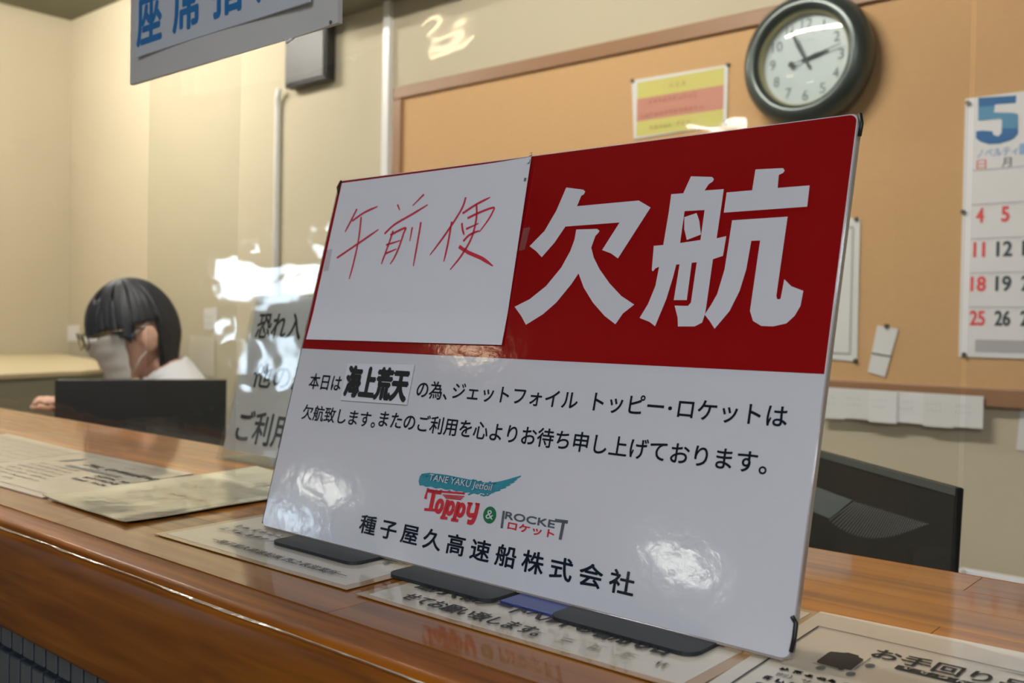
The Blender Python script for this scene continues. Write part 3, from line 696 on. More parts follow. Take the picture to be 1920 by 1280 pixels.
# ------------------------------------------------------------------ clear vinyl curtain in three sheets hung along the counter
vr_ = empty('curtain_rail', (-.8, .56, 2.70), 'aluminium rail that carries the clear vinyl sheets', 'rail')
box('track', (-3.2, .548, 2.745), (1.6, .572, 2.78), M['frame'], vr_)
def vinyl(x0, x1, y, label, m):
    nx, nz = 46, 40; vs = []
    for j in range(nz + 1):
        for i in range(nx + 1):
            x = x0 + (x1 - x0) * i / nx; z = ZC + .006 + (2.745 - ZC - .006) * j / nz
            w = .0022 * math.sin(x * 7.3 + 1.1) + .0012 * math.sin(x * 19 + z * 2.3) + .0009 * math.sin(z * 11 + x * 3)
            vs.append((x, y + w, z))
    k = nx + 1; fs = [[j * k + i, j * k + i + 1, (j + 1) * k + i + 1, (j + 1) * k + i] for j in range(nz) for i in range(nx)]
    o = mk('vinyl_sheet', vs, fs, m, None, loc=((x0 + x1) / 2, y, ZC), smooth=True)
    return tag(o, label, 'screen', 'clear vinyl sheets hung along the counter')
xl = onY(425, 800, .556).x; xr = onY(1797, 900, .556).x
vinyl(-3.1, xl, .566, 'clear vinyl sheet left of the white card stand, in front of the clerk', M['vinyl2'])
vinyl(onY(273, 800, .556).x, xr, .556, 'clear rippled vinyl sheet right behind the red and white sign', M['vinyl'])
vinyl(xr, 1.5, .566, 'clear vinyl sheet at the right edge before the calendar', M['vinyl2'])

# ------------------------------------------------------------------ hanging seat sign
HF = Frame(V((onY(250, 160, .528).x, .528, onY(250, 160, .528).z)), (1, 0, 0), (0, 0, 1))
ur = HF.uv(640, 48)[0]; HH = .30
hs = empty('hanging_sign', HF.P(0, 0, 0), 'white board with blue characters hung on the vinyl at the upper left', 'sign')
k = 20; A, B = [], []
for j in range(3):
    for i in range(k + 1):
        s_ = i / k; bow = .006 * math.sin(math.pi * min(1, s_ * 1.15)) * (1 - j / 2)
        A.append(HF.P(ur * s_, HH * j / 2 - .004 * math.sin(math.pi * s_) * (j == 0), .004 + bow)); B.append(HF.P(ur * s_, HH * j / 2, -.001 + .0))
n = len(A); kk = k + 1
fs = [[j * kk + i, j * kk + i + 1, (j + 1) * kk + i + 1, (j + 1) * kk + i] for j in range(2) for i in range(k)]
rim = list(range(kk)) + [kk + k, 2 * kk + k] + [2 * kk + i for i in range(k - 1, -1, -1)] + [kk]
mk('board', A + B, fs + [[i + n for i in r[::-1]] for r in fs] + [[rim[i] + n, rim[(i + 1) % len(rim)] + n, rim[(i + 1) % len(rim)], rim[i]] for i in range(len(rim))], M['hang'], hs)
iu0, iv0 = HF.uv(272, 118); iu1, _ = HF.uv(598, 25)
vs, fs = plate(HF, [(iu0, iv0 + .004), (iu1, iv0 + .002), (iu1, HH), (iu0, HH)], .0085, .0105); mk('poster_paper', vs, fs, M['hangp'], hs)
for i, ch in enumerate('座席指定'):
    cu = HF.uv(297, 60)[0] + (HF.uv(367, 45)[0] - HF.uv(297, 60)[0]) * i
    base = HF.uv(290, 90)[1] + (.0, .0012, .0020, .0028)[i]
    text(HF, ch, cu - .0262, base, cu + .0262, base + .058, .0108, M['blue'], hs, bold=.028)
for p in ((628, 44),):
    u, v = HF.uv(*p); bm = bmesh.new(); cyl(bm, HF.P(u, v, .0045), HF.P(u, v, .0052), .0016, n=10); from_bm('pin_mark', bm, M['inkg'], hs)
cu, cv = HF.uv(548, 76); bm = bmesh.new(); tube(bm, [HF.P(cu - .004, cv + .002, .003), HF.P(cu, cv - .003, .006), HF.P(cu + .006, cv + .001, .003)], .0015, 8); from_bm('plastic_tie', bm, M['duct'], hs, smooth=True)

# ------------------------------------------------------------------ office: back wall
BW = Frame((0, BY, 0), (1, 0, 0), (0, 0, 1))           # n points to -y
cx0 = BW.uv(745, 300)[0]; cz1 = BW.uv(745, 168)[1]; cz0 = BW.uv(1700, 716)[1] - .045; cx1 = .25
cb = empty('cork_board', BW.P(cx0, cz0), 'large tan pin board in a brown wooden frame on the back wall', 'board')
box('panel', (cx0 + .03, cz0 + .03, .002), (cx1 - .03, cz1 - .03, .014), M['cork'], cb, BW)
t = .042
for a, b in (((cx0, cz1 - t, .0), (cx1, cz1, .026)), ((cx0, cz0, .0), (cx1, cz0 + t, .026)), ((cx0, cz0 + t, .0), (cx0 + t, cz1 - t, .026)), ((cx1 - t, cz0 + t, .0), (cx1, cz1 - t, .026))):
    box('frame_rail', a, b, M['trimw'], cb, BW, bev=.003)
PH = .0145
def pinned(name, px_corners, m, label, cat, h=PH, group=None, pins=(), frame=None):
    pts = [BW.uv(*p) for p in px_corners]
    e = empty(name, BW.P(*pts[0], h), label, cat, group)
    vs, fs = plate(BW, pts, h + .0005, h + .0035); mk('sheet', vs, fs, m, e)
    for p in pins:
        u, v = BW.uv(*p); bm = bmesh.new(); cyl(bm, BW.P(u, v, h + .003), BW.P(u, v, h + .010), .006, .0045, n=12); from_bm('pin', bm, M['steel'], e)
    return e, pts
# yellow notice
e, p = pinned('wall_notice', [(1195, 263), (1368, 235), (1371, 124), (1191, 153)], M['paper'], 'yellow and salmon striped notice pinned beside the clock', 'notice', pins=((1193, 154), (1371, 124), (1367, 232)))
x0, x1 = p[0][0] + .008, p[1][0] - .010; zb, zt = p[0][1] + .006, p[3][1] - .010
hh = zt - zb
rect(BW, x0, zb, x1, zb + hh * .28, PH + .004, M['yel'], e, 'lower_yellow_band'); rect(BW, x0, zb + hh * .28, x1, zb + hh * .70, PH + .004, M['pink'], e, 'salmon_band'); rect(BW, x0, zb + hh * .70, x1, zt, PH + .004, M['yel'], e, 'upper_yellow_band')
scribble(BW, (x0 + x1) / 2 - .03, zb + hh * .80, 3, .016, .018, PH + .0045, M['ytext'], e, dens=5, seed=101)
scribble(BW, x0 + .04, zb + hh * .56, 10, .014, .016, PH + .0045, M['ptext'], e, dens=5, seed=102)
scribble(BW, x0 + .012, zb + hh * .33, 13, .014, .016, PH + .0045, M['ptext'], e, dens=5, seed=103)
scribble(BW, x0 + .045, zb + hh * .09, 9, .014, .015, PH + .0045, M['ytext'], e, dens=5, seed=104)
# framed sheet behind the sign
e, p = pinned('wall_notice', [(1470, 664), (1612, 678), (1618, 411), (1470, 402)], M['paper'], 'white sheet in a clear sleeve half hidden behind the right edge of the sign', 'notice', pins=((1611, 412), (1609, 676)))
u0, u1 = p[0][0], p[1][0]; v0, v1 = p[1][1], p[2][1]
lineset(BW, [[(u1 - .018, v0 + .02), (u1 - .018, v1 - .02)], [(u0, v0 + .02), (u1 - .018, v0 + .02)], [(u0, v1 - .02), (u1 - .018, v1 - .02)]], .004, PH + .005, M['calgrey'], e, 'sleeve_line')
# tag
e, p = pinned('paper_tag', [(1632, 697), (1664, 706), (1689, 617), (1650, 610)], M['paper'], 'crooked white paper tag pinned between the sleeve and the calendar', 'tag', pins=((1667, 611),))
a, b = BW.uv(1640, 662), BW.uv(1676, 668); lineset(BW, [[a, b]], .004, PH + .005, M['inkg'], e, 'crease')
# row of slips on the lower rail
g0 = BW.uv(1545, 729)[0]; g1 = BW.uv(1848, 740)[0]; zt = BW.uv(1700, 733)[1]; zb = BW.uv(1846, 805)[1]
wS = (g1 - g0) / 6
for i in range(6):
    e = empty('paper_slip', BW.P(g0 + i * wS, zb, .03), ['white slip at the left end of the row under the pin board', 'second white slip from the left under the pin board', 'bluish white slip, third in the row under the pin board', 'fourth white slip in the row under the pin board', 'fifth white slip in the row, left of the last', 'last white slip at the right end of the row under the pin board'][i], 'slip', 'paper slips under the pin board')
    box('sheet', (g0 + i * wS, zb + (i % 2) * .004, .0275 + .0018 * (i % 3)), (g0 + (i + 1) * wS + .004, zt, .0288 + .0018 * (i % 3)), M['paper'] if i not in (2, 3) else M['cal'], e, BW)
    scribble(BW, g0 + i * wS + .008, zb + .05, 4, .006, .009, .034, M['calgrey'], e, dens=3, seed=120 + i); scribble(BW, g0 + i * wS + .008, zb + .035, 4, .006, .009, .034, M['calgrey'], e, dens=3, seed=130 + i)
# white sheet at the right edge
e, p = pinned('wall_notice', [(1906, 842), (2010, 860), (2010, 752), (1916, 748)], M['paper'], 'white sheet on the back wall at the right edge of the view below the calendar', 'notice', h=.0)

# calendar
c0 = BW.uv(1815, 188); c1 = BW.uv(1801, 668)
cz1_, cz0_ = c0[1], c1[1]; cxl = (c0[0] + c1[0]) / 2; cw = .42
ca = empty('wall_calendar', BW.P(cxl, cz0_, PH), 'large white monthly calendar with a big blue 5 on the pin board', 'calendar')
box('sheet', (cxl, cz0_, PH + .001), (cxl + cw, cz1_, PH + .004), M['cal'], ca, BW)
CH_ = PH + .0048
def zc(*a): return [BW.uv(1800 + x / 7.11, 170 + y / 7.11) for x, y in a]
five = zc((275,115),(780,85),(770,185),(495,205),(480,310),(740,315),(800,335),(800,590),(760,640),(700,680),(560,722),(420,732),(300,695),(245,650),(245,560),(330,548),(460,560),(480,610),(540,625),(585,580),(590,400),(560,390),(275,420))
mk('month_number', *poly_set(BW, five, CH_), M['calblue'], ca)
mk('numeral_shade', *poly_set(BW, zc((275,240),(490,222),(480,310),(740,315),(800,335),(800,520),(588,520),(590,400),(560,390),(275,420)), CH_ + .0006), M['calteal'], ca)
for body, L_, y, sz, m_ in (('ノベルティ', 1836, 296, .019, 'calpale'),):
    u, v = BW.uv(L_, y); text(BW, body, u, v - .004, u + .085, v + sz - .004, CH_, M[m_], ca, bold=.02)
rect(BW, cxl + .115, BW.uv(1900, 292)[1] - .002, cxl + .30, BW.uv(1900, 292)[1] + .022, CH_, M['calpale'], ca, 'print_band')
colu = [BW.uv(1842, 405)[0] + (BW.uv(1889, 405)[0] - BW.uv(1842, 405)[0]) * i for i in range(7)]
hy = BW.uv(1857, 310)[1]
for i, ch in enumerate('日月火水木金土'):
    text(BW, ch, colu[i] - .010, hy - .009, colu[i] + .010, hy + .011, CH_, M['calred'] if i == 0 else M['calink'], ca)
rowz = [BW.uv(1865, 405)[1] + .0775 - .0775 * r for r in range(5)]
segs = [[(cxl + .02, z + .026), (cxl + cw - .015, z + .026)] for z in rowz]
lineset(BW, segs, .0022, CH_, M['calgrey'], ca)
d = 1
for r in range(5):
    for c in range(7):
        n_ = r * 7 + c - 3
        if not 1 <= n_ <= 31: continue
        s_ = str(n_); w_ = (.0085 if len(s_) == 1 else .0165) if s_ not in ('1', '11') else (.0035 if s_ == '1' else .0125)
        red = c == 0 or n_ in (3, 4, 5)
        text(BW, s_, colu[c] - w_, rowz[r] - .016, colu[c] + w_, rowz[r] + .019, CH_, M['calred'] if red else M['calink'], ca, bold=.04, name='date')
        scribble(BW, colu[c] + w_ + .004, rowz[r] + .018, 2, .005, .006, CH_, M['calgrey'], ca, dens=2, seed=200 + n_, name='small_print')
rect(BW, cxl + .035, cz0_ + .012, cxl + cw - .02, cz0_ + .040, CH_, M['calgrey'], ca, 'footer_band')
for p in ((1820, 196), (1811, 399), (1813, 664)):
    u, v = BW.uv(*p); bm = bmesh.new(); cyl(bm, BW.P(u, v, CH_), BW.P(u, v, CH_ + .006), .005, n=12); from_bm('pin', bm, M['steel'], ca)

# clock
CKF = Frame((0, 2.29, 0), (1, 0, 0), (0, 0, 1))
cu, cv = CKF.uv(1512, 112); CR = .150
RF = Frame((0, 2.315, 0), (1, 0, 0), (0, 0, 1))
ck = empty('wall_clock', BW.P(cu, cv, .026), 'round wall clock with a thick dark metal rim above the sign', 'clock')
def lathe(f, cu, cv, prof, n=64):
    vs, fs = [], []; k = len(prof)
    for i in range(n):
        a = 2 * math.pi * i / n
        for r, h in prof: vs.append(f.P(cu + r * math.cos(a), cv + r * math.sin(a), h))
    for i in range(n):
        for j in range(k - 1): a = i * k + j; b = ((i + 1) % n) * k + j; fs.append([a, b, b + 1, a + 1])
    return vs, fs
Rf = .113
vs, fs = lathe(BW, cu, cv, [(.152, .0262), (.163, .036), (.1665, .052), (.165, .068), (.157, .084), (.144, .097), (.131, .101), (.121, .096), (Rf + .004, .082)])
mk('rim', vs, fs, M['clockrim'], ck, smooth=True)
vs, fs = lathe(BW, cu, cv, [(Rf + .0045, .083), (Rf + .001, .081), (Rf, .070), (Rf, .060)]); mk('inner_ring', vs, fs, M['gold'], ck, smooth=True)
mk('face', [BW.P(cu + (Rf + .001) * math.cos(a), cv + (Rf + .001) * math.sin(a), .061) for a in [2 * math.pi * i / 64 for i in range(64)]], [list(range(64))], M['clockface'], ck)
vs, fs = lathe(BW, cu, cv, [(.150, .0262), (.12, .0265), (.001, .0265)]); mk('back', vs, fs, M['dark'], ck)
for i in range(1, 13):
    a = math.radians(90 - 30 * i); r = .089; w_ = (.0025 if i == 1 else .0075) if i < 10 else (.0095 if i == 11 else .0140)
    text(BW, str(i), cu + r * math.cos(a) - w_, cv + r * math.sin(a) - .0125, cu + r * math.cos(a) + w_, cv + r * math.sin(a) + .0125, .0625, M['num'], ck, bold=.0, name='numeral')
scribble(BW, cu - .020, cv + .045, 6, .006, .0068, .0625, M['num'], ck, dens=3, seed=300, name='dial_print')
def hand(name, deg, L, tail, w, h, m):
    a = math.radians(90 - deg); dx, dy = math.cos(a), math.sin(a); nx, ny = -dy, dx
    pts = [(-tail, w * .8), (-tail, -w * .8), (0, -w * .7), (L * .45, -w * 1.3), (L * .62, -w), (L, -w * .2), (L, w * .2), (L * .62, w), (L * .45, w * 1.3), (0, w * .7)]
    vs, fs = plate(BW, [(cu + p * dx + s * nx, cv + p * dy + s * ny) for p, s in pts], h, h + .0015); mk(name, vs, fs, m, ck)
hand('minute_hand', 333, .088, .026, .0042, .068, M['hand'])
hand('hour_hand', 77, .060, .010, .0042, .065, M['hand'])
a_ = math.radians(90 - 76); bm = bmesh.new(); cyl(bm, BW.P(cu - .036 * math.cos(a_), cv - .036 * math.sin(a_), .071), BW.P(cu + .095 * math.cos(a_), cv + .095 * math.sin(a_), .071), .0011, n=8)
cyl(bm, BW.P(cu - .036 * math.cos(a_), cv - .036 * math.sin(a_), .070), BW.P(cu - .036 * math.cos(a_), cv - .036 * math.sin(a_), .0725), .0075, n=18); from_bm('second_hand', bm, M['hand'], ck)
vs, fs = lathe(BW, cu, cv, [(Rf + .003, .082), (Rf * .8, .0865), (Rf * .5, .0895), (Rf * .2, .091), (.001, .0912)]); mk('glass', vs, fs, M['dome'], ck, smooth=True)

# cable duct, conduit and speaker
dx_ = BW.uv(730, 200)[0]
o = box('cable_duct', (dx_ - .017, .0, .0), (dx_ + .017, 2.36, .022), M['duct'], None, BW, bev=.002, loc=BW.P(dx_, 0)); tag(o, 'white vertical cable duct on the back wall beside the pin board', 'duct')
px_ = BW.uv(525, 300)[0]
bm = bmesh.new(); tube(bm, [BW.P(px_, 0, .014), BW.P(px_, 2.05, .014), BW.P(px_ + .006, 2.10, .02), BW.P(px_ + .03, 2.13, .03)], .013, 14)
o = from_bm('conduit_pipe', bm, M['duct'], None, loc=BW.P(px_, 0), smooth=True); tag(o, 'thin pale conduit running down the wall below the black speaker', 'pipe')
sx0 = onY(534, 120, 2.30).x; sx1 = onY(612, 120, 2.30).x; sz0 = onY(560, 160, 2.30).z; sz1 = 2.345
sp = empty('wall_speaker', (sx0, 2.25, sz0), 'black box speaker high on the back wall behind the hanging board', 'speaker')
box('cabinet', (sx0, 2.30, sz0), (sx1, 2.345, sz1), M['black'], sp, bev=.006)
box('grille', (sx0 + .012, 2.294, sz0 + .012), (sx1 - .012, 2.2998, sz1 - .012), M['black'], sp, bev=.003)
# small papers on the left part of the back wall
e, p = pinned('wall_notice', [(384, 617), (408, 617), (408, 577), (384, 578)], M['paper'], 'tiny white notice on the wall above the larger sheet, right of the clerk', 'notice', h=0)
scribble(BW, p[0][0] + .008, p[0][1] + .02, 4, .012, .014, .005, M['calgrey'], e, dens=4, seed=310); scribble(BW, p[0][0] + .008, p[0][1] + .05, 4, .012, .014, .005, M['calgrey'], e, dens=4, seed=311)
e, p = pinned('wall_notice', [(352, 703), (404, 706), (404, 632), (358, 628)], M['paperw'], 'pale sheet of small print on the wall right of the clerk', 'notice', h=0)
for i in range(6): scribble(BW, p[0][0] + .012, p[0][1] + .02 + i * .024, 8, .010, .014, .005, M['calgrey'], e, dens=3, seed=320 + i)
e, p = pinned('wall_switch_box', [(106, 640), (149, 640), (149, 609), (106, 611)], M['white'], 'white box on the back wall left of the clerk at glasses height', 'box', h=0)

# low cream topped cabinet along the left wall and grey cabinet along the back wall
lc = empty('low_cabinet', (-4.2, 1.4, 0), 'cream topped low cabinet with grey green sides at the left behind the clerk', 'cabinet')
pts = [(-5.15, .74), (-3.20, .74), (-3.38, 1.35), (-3.45, 1.62), (-3.62, 1.82), (-3.95, 1.98), (-4.5, 2.15), (-5.15, 2.3)]
vs, fs = plate(WORLD, pts, .985, 1.0); mk('top', vs, fs, M['cream'], lc)
pts2 = [(x - .01 if x > -5 else x, y - .01) for x, y in pts]
vs, fs = plate(WORLD, pts2, .0, .985); mk('body', vs, fs, M['deskgrey'], lc)
bc_ = empty('back_cabinet', (.0, 2.2, 0), 'low grey cabinet against the back wall at the lower right', 'cabinet')
box('body', (-1.1, 2.0, 0), (1.2, 2.345, .60), M['deskgrey'], bc_, bev=.004)
for i in range(4): box('door', (-1.09 + i * .573, 1.985, .03), (-1.09 + i * .573 + .565, 2.0, .585), M['deskgrey'], bc_, bev=.003)
tr = empty('paper_tray', (-.25, 2.12, .60), 'white paper tray on the low grey cabinet at the right edge', 'tray')
box('base', (-.62, 2.03, .6005), (-.1, 2.30, .612), M['white'], tr, bev=.004)
box('rim', (-.62, 2.03, .612), (-.1, 2.045, .67), M['white'], tr, bev=.004)
box('rim', (-.62, 2.285, .612), (-.1, 2.30, .67), M['white'], tr, bev=.004)
box('rim', (-.62, 2.045, .612), (-.605, 2.285, .67), M['white'], tr, bev=.004)

# office desk behind the counter
dk = empty('office_desk', (-1.4, 1.0, 0), 'grey office desk behind the counter that carries the monitors', 'desk')
box('desktop', (-3.0, .80, .69), (.6, 1.16, .72), M['deskgrey'], dk, bev=.003)
for x in (-2.96, -1.2, .54): 
    for y in (.83, 1.11): box('leg', (x - .02, y - .02, 0), (x + .02, y + .02, .69), M['grey'], dk)

# ------------------------------------------------------------------ monitors seen from behind
def monitor(name, TL, TR_, W_, H_, tilt, label, th=.05, vents=False):
    """TL/TR_: world points of the top corners of its back; the back faces the counter"""
    TL, TR_ = V(TL), V(TR_)
    x = (TR_ - TL).normalized(); up = V((0, 0, 1)); up = (up - x * up.dot(x)).normalized()
    n = x.cross(up)              # towards viewer
    ca_, sa_ = math.cos(tilt), math.sin(tilt)
    up2 = up * ca_ - n * sa_
    f = Frame(TR_ - x * W_ - up2 * H_, x, up2)
    z = 0.72
    base = f.P(W_ / 2, 0, -th * .5); base.z = z
    e = empty(name, base, label, 'monitor')
    box('screen', (.001, .001, -th), (W_ - .001, H_ - .001, -th * .9), M['dark'], e, f, bev=.0005)
    box('rear_shell', (0, 0, -th * .89), (W_, H_, 0), M['shell'] if vents else M['black'], e, f, bev=.0015)
    nk = f.P(W_ / 2, H_ * .42, .0)
    bm = bmesh.new(); b2 = V((nk.x, nk.y, z + .012)) + n * .04
    tube(bm, [nk, nk + n * .03, b2], .02, 12); from_bm('neck', bm, M['dark'], e, smooth=True)
    fr = Frame(V((b2.x, b2.y, z)), x.cross(V((0, 0, 1))).cross(V((0, 0, 1))) * -1, x.cross(V((0, 0, 1))) * -1)
    fr.x = V((x.x, x.y, 0)).normalized(); fr.n = V((0, 0, 1)); fr.y = fr.n.cross(fr.x)
    vs, fs = plate(fr, rrect(-.10, -.075, .10, .075, .03), .0005, .012); mk('base', vs, fs, M['dark'], e)
    return e, f
d1, d2 = 1.97, 2.07
a = CAM + ray(103, 712) * d1; b = CAM + ray(425, 712) * d2; b.z = a.z
e, f = monitor('office_monitor', a, b, (b - a).length, .27, .02, 'black monitor seen from behind in front of the masked clerk')
vs, fs = plate(f, rrect(.14, .09, .24, .19, .01), .0002, .002); mk('mount_cover', vs, fs, M['dark'], e)
c = CAM + ray(1793, 914) * .90; r_ = ray(1546, 838); # top edge runs back to the left
dirx = V((-.788, .64, 0)).normalized()
tl = c + dirx * .5
e, f = monitor('office_monitor', tl, c, .50, .235, .04, 'low black monitor with vent slots right of the sign behind the counter', th=.009, vents=True)
box('lit_top_strip', (.0, .2270, .0002), (.50, .2350, .0012), M['lit_top'], e, f, bev=.0004)  # light falling on the monitor's top, put into a paler strip
# vent field and badge on its back
vw = mat('vent_edge_grey', (120, 124, 124), .5)
g_ = [f.uv(*p) for p in ((1600, 938), (1558, 972), (1500, 948), (1530, 912))]
vs, fs = plate(f, g_[::-1], .0004, .0016); mk('badge', vs, fs, mat('badge_grey', (92, 100, 102), .5), e)
slots = []
for k in range(36):
    q_ = k / 35
    pa = f.uv(1556 + q_ * 184, 976 + 30 * math.sin(math.pi * q_ ** .85) + q_ * 6); pb = f.uv(1604 + q_ * 138, 940 + q_ * 42)
    slots.append(ribbon_set(f, [pa, pb], .0011, .0008, 1, False))
mk('vent_slots', *join_sets(slots), vw, e, kind='stuff')

# ------------------------------------------------------------------ clerk
HC = V((-2.344, 1.215, 1.167)) + RT * .022                       # head centre
yaw = math.atan2(-.86, -.45)
Ff = V((math.cos(yaw), math.sin(yaw), 0)); Ll = V((-Ff.y, Ff.x, 0))
hy_ = math.atan2(-.968, -.25); hf_ = V((math.cos(hy_), math.sin(hy_), 0)); hL = V((-hf_.y, hf_.x, 0))
pt = math.radians(14)
fF = hf_ * math.cos(pt) - V((0, 0, 1)) * math.sin(pt); fU = V((0, 0, 1)) * math.cos(pt) + hf_ * math.sin(pt)
def HP(f_, l_, u_): return HC + fF * f_ + hL * l_ + fU * u_
cl_ = empty('person', V((-2.27, 1.36, 0)), 'person in a white face mask, glasses and white shirt seated behind the monitor', 'person')
def head_r(th, ph):
    """radius of the head in direction azimuth th (0 = face), elevation ph"""
    cf, sf = math.cos(th), math.sin(th); cp_, sp_ = math.cos(ph), math.sin(ph)
    x, y, z = cf * cp_, sf * cp_, sp_
    ax = .094 if x > 0 else .098; ay = .076; az = .112 if z > 0 else .122
    r = 1 / math.sqrt((x / ax) ** 2 + (y / ay) ** 2 + (z / az) ** 2)
    return r
bm = bmesh.new()
bmesh.ops.create_uvsphere(bm, u_segments=40, v_segments=28, radius=1)
for v in bm.verts:
    x, y, z = v.co; ph = math.asin(max(-1, min(1, z))); th = math.atan2(y, x); r = head_r(th, ph)
    p = V((x, y, z)) * r
    if p.z < -.02: k_ = (-.02 - p.z) / .1; p.y *= 1 - .32 * k_; p.x = p.x * (1 - .12 * k_) + .014 * k_
    if p.x > .05:
        e_ = math.exp(-((abs(p.y) - .031) / .016) ** 2 - ((p.z - .006) / .013) ** 2); p.x -= .012 * e_
        p.x += .007 * math.exp(-((p.z - .024) / .008) ** 2 - (p.y / .045) ** 2)
        p.x += .024 * math.exp(-(p.y / .011) ** 2) * math.exp(-((p.z + .024) / .018) ** 2)
        p.x += .007 * math.exp(-(p.y / .024) ** 2) * math.exp(-((p.z + .060) / .009) ** 2)
        p.x += .006 * math.exp(-(p.y / .02) ** 2) * math.exp(-((p.z + .095) / .012) ** 2)
    v.co = HP(p.x, p.y, p.z)
# ears
for s_ in (1, -1):
    t = bmesh.new(); bmesh.ops.create_uvsphere(t, u_segments=12, v_segments=10, radius=1)
    for v in t.verts:
        a_ = v.co; v.co = HP(-.010 + a_.x * .021 - .003 * a_.z, s_ * (.084 + a_.y * .012 + .016 * max(0, -a_.x)), -.022 + a_.z * .036)
    me_ = bpy.data.meshes.new('t'); t.to_mesh(me_); bm.from_mesh(me_); bpy.data.meshes.remove(me_); t.free()
head_me = bpy.data.meshes.new('head'); bm.to_mesh(head_me); bm.free()
def skin_mesh(pts, edges, radii, root=0, sub=1):
    me_ = bpy.data.meshes.new('sk'); me_.from_pydata([tuple(p) for p in pts], edges, [])
    o = bpy.data.objects.new('sk', me_); COL.objects.link(o)
    o.modifiers.new('skin', 'SKIN'); 
    for i, r in enumerate(radii): 
        d_ = me_.skin_vertices[0].data[i]; d_.radius = r if isinstance(r, tuple) else (r, r); d_.use_root = i == root
    s = o.modifiers.new('sub', 'SUBSURF'); s.levels = sub; s.render_levels = sub
    dg = bpy.context.evaluated_depsgraph_get(); res = bpy.data.meshes.new_from_object(o.evaluated_get(dg))
    bpy.data.objects.remove(o); return res
# skeleton in world space; pelvis is the root
up = V((0, 0, 1))
neck_t = HP(-.030, 0, -.085); nb_ = HC - Ff * .10 - up * .135
chest = nb_ - Ff * .030 - up * .15; waist = chest - Ff * .03 - up * .17; pel = waist - Ff * .0 - up * .15
pel.z = .52
shL, shR = nb_ + Ll * .155 - up * .035, nb_ - Ll * .155 - up * .035
handL = V((-2.28, .98, .765)); 
hp = onY(92, 762, 1.0); handR = V((hp.x, hp.y, .80))
handR = CAM + ray(126, 772) * 2.25
elL = shL + (-up * .25 + Ff * .06 + Ll * .03); elR = shR + (-up * .22 + Ff * .12 - Ll * .06)
handL = elL + (Ff * .22 - Ll * .08 - up * .02); 
kneeL = pel + Ff * .42 + Ll * .10; kneeR = pel + Ff * .42 - Ll * .10
kneeL.z = kneeR.z = .50
ankL = kneeL - Ff * .02; ankL = V((ankL.x, ankL.y, .07)); ankR = V((kneeR.x - Ff.x * .02, kneeR.y - Ff.y * .02, .07))
toeL = ankL + Ff * .16 - up * .035; toeR = ankR + Ff * .16 - up * .035
P_ = [pel, waist, chest, nb_, neck_t, shL, elL, handL, shR, elR, handR, pel + Ll * .09, kneeL, ankL, toeL, pel - Ll * .09, kneeR, ankR, toeR]
E_ = [(0, 1), (1, 2), (2, 3), (3, 4), (3, 5), (5, 6), (6, 7), (3, 8), (8, 9), (9, 10), (0, 11), (11, 12), (12, 13), (13, 14), (0, 15), (15, 16), (16, 17), (17, 18)]
R_ = [(.13, .11), (.115, .095), (.13, .10), (.060, .055), (.050, .050), .052, .038, .026, .052, .038, .026, .085, .058, .038, .035, .085, .058, .038, .035]
body_me = skin_mesh(P_, E_, R_, 0, 2)
def fingers(hand_p, el_p, side):
    """palm and five bent fingers as short skinned chains"""
    out = []; d_ = (hand_p - el_p).normalized(); l_ = d_.cross(up).normalized() * side; dn = -up
    palm = hand_p + d_ * .045
    out.append(skin_mesh([hand_p, palm], [(0, 1)], [(.028, .018), (.038, .014)], 0, 1))
    for k, (off, ln) in enumerate(((-.027, .062), (-.009, .074), (.009, .078), (.027, .070))):
        b0_ = palm + l_ * off + d_ * .018
        out.append(skin_mesh([palm + l_ * off * .8, b0_, b0_ + d_ * ln * .5 + dn * .006, b0_ + d_ * ln * .8 + dn * .022, b0_ + d_ * ln * .95 + dn * .036], [(0, 1), (1, 2), (2, 3), (3, 4)], [.010, .0095, .009, .0082, .007], 0, 1))
    out.append(skin_mesh([hand_p + d_ * .012 + l_ * .022, hand_p + d_ * .03 + l_ * .045, hand_p + d_ * .058 + l_ * .055 + dn * .012, hand_p + d_ * .080 + l_ * .052 + dn * .02], [(0, 1), (1, 2), (2, 3)], [.013, .0115, .010, .008], 0, 1))
    return out
allm = [body_me, head_me] + fingers(handR, elR, 1) + fingers(handL, elL, -1)
bm = bmesh.new()
for m_ in allm: bm.from_mesh(m_)
me_ = bpy.data.meshes.new('body'); bm.to_mesh(me_); bm.free()
o = bpy.data.objects.new('body', me_); COL.objects.link(o)
rm = o.modifiers.new('r', 'REMESH'); rm.mode = 'VOXEL'; rm.voxel_size = .0062; rm.use_smooth_shade = True
sm = o.modifiers.new('s', 'SMOOTH'); sm.iterations = 2; sm.factor = .5
dg = bpy.context.evaluated_depsgraph_get(); fin = bpy.data.meshes.new_from_object(o.evaluated_get(dg)); bpy.data.objects.remove(o)
mk('body', [v.co.copy() for v in fin.vertices], [list(p.vertices) for p in fin.polygons], M['skin'], cl_, smooth=True)
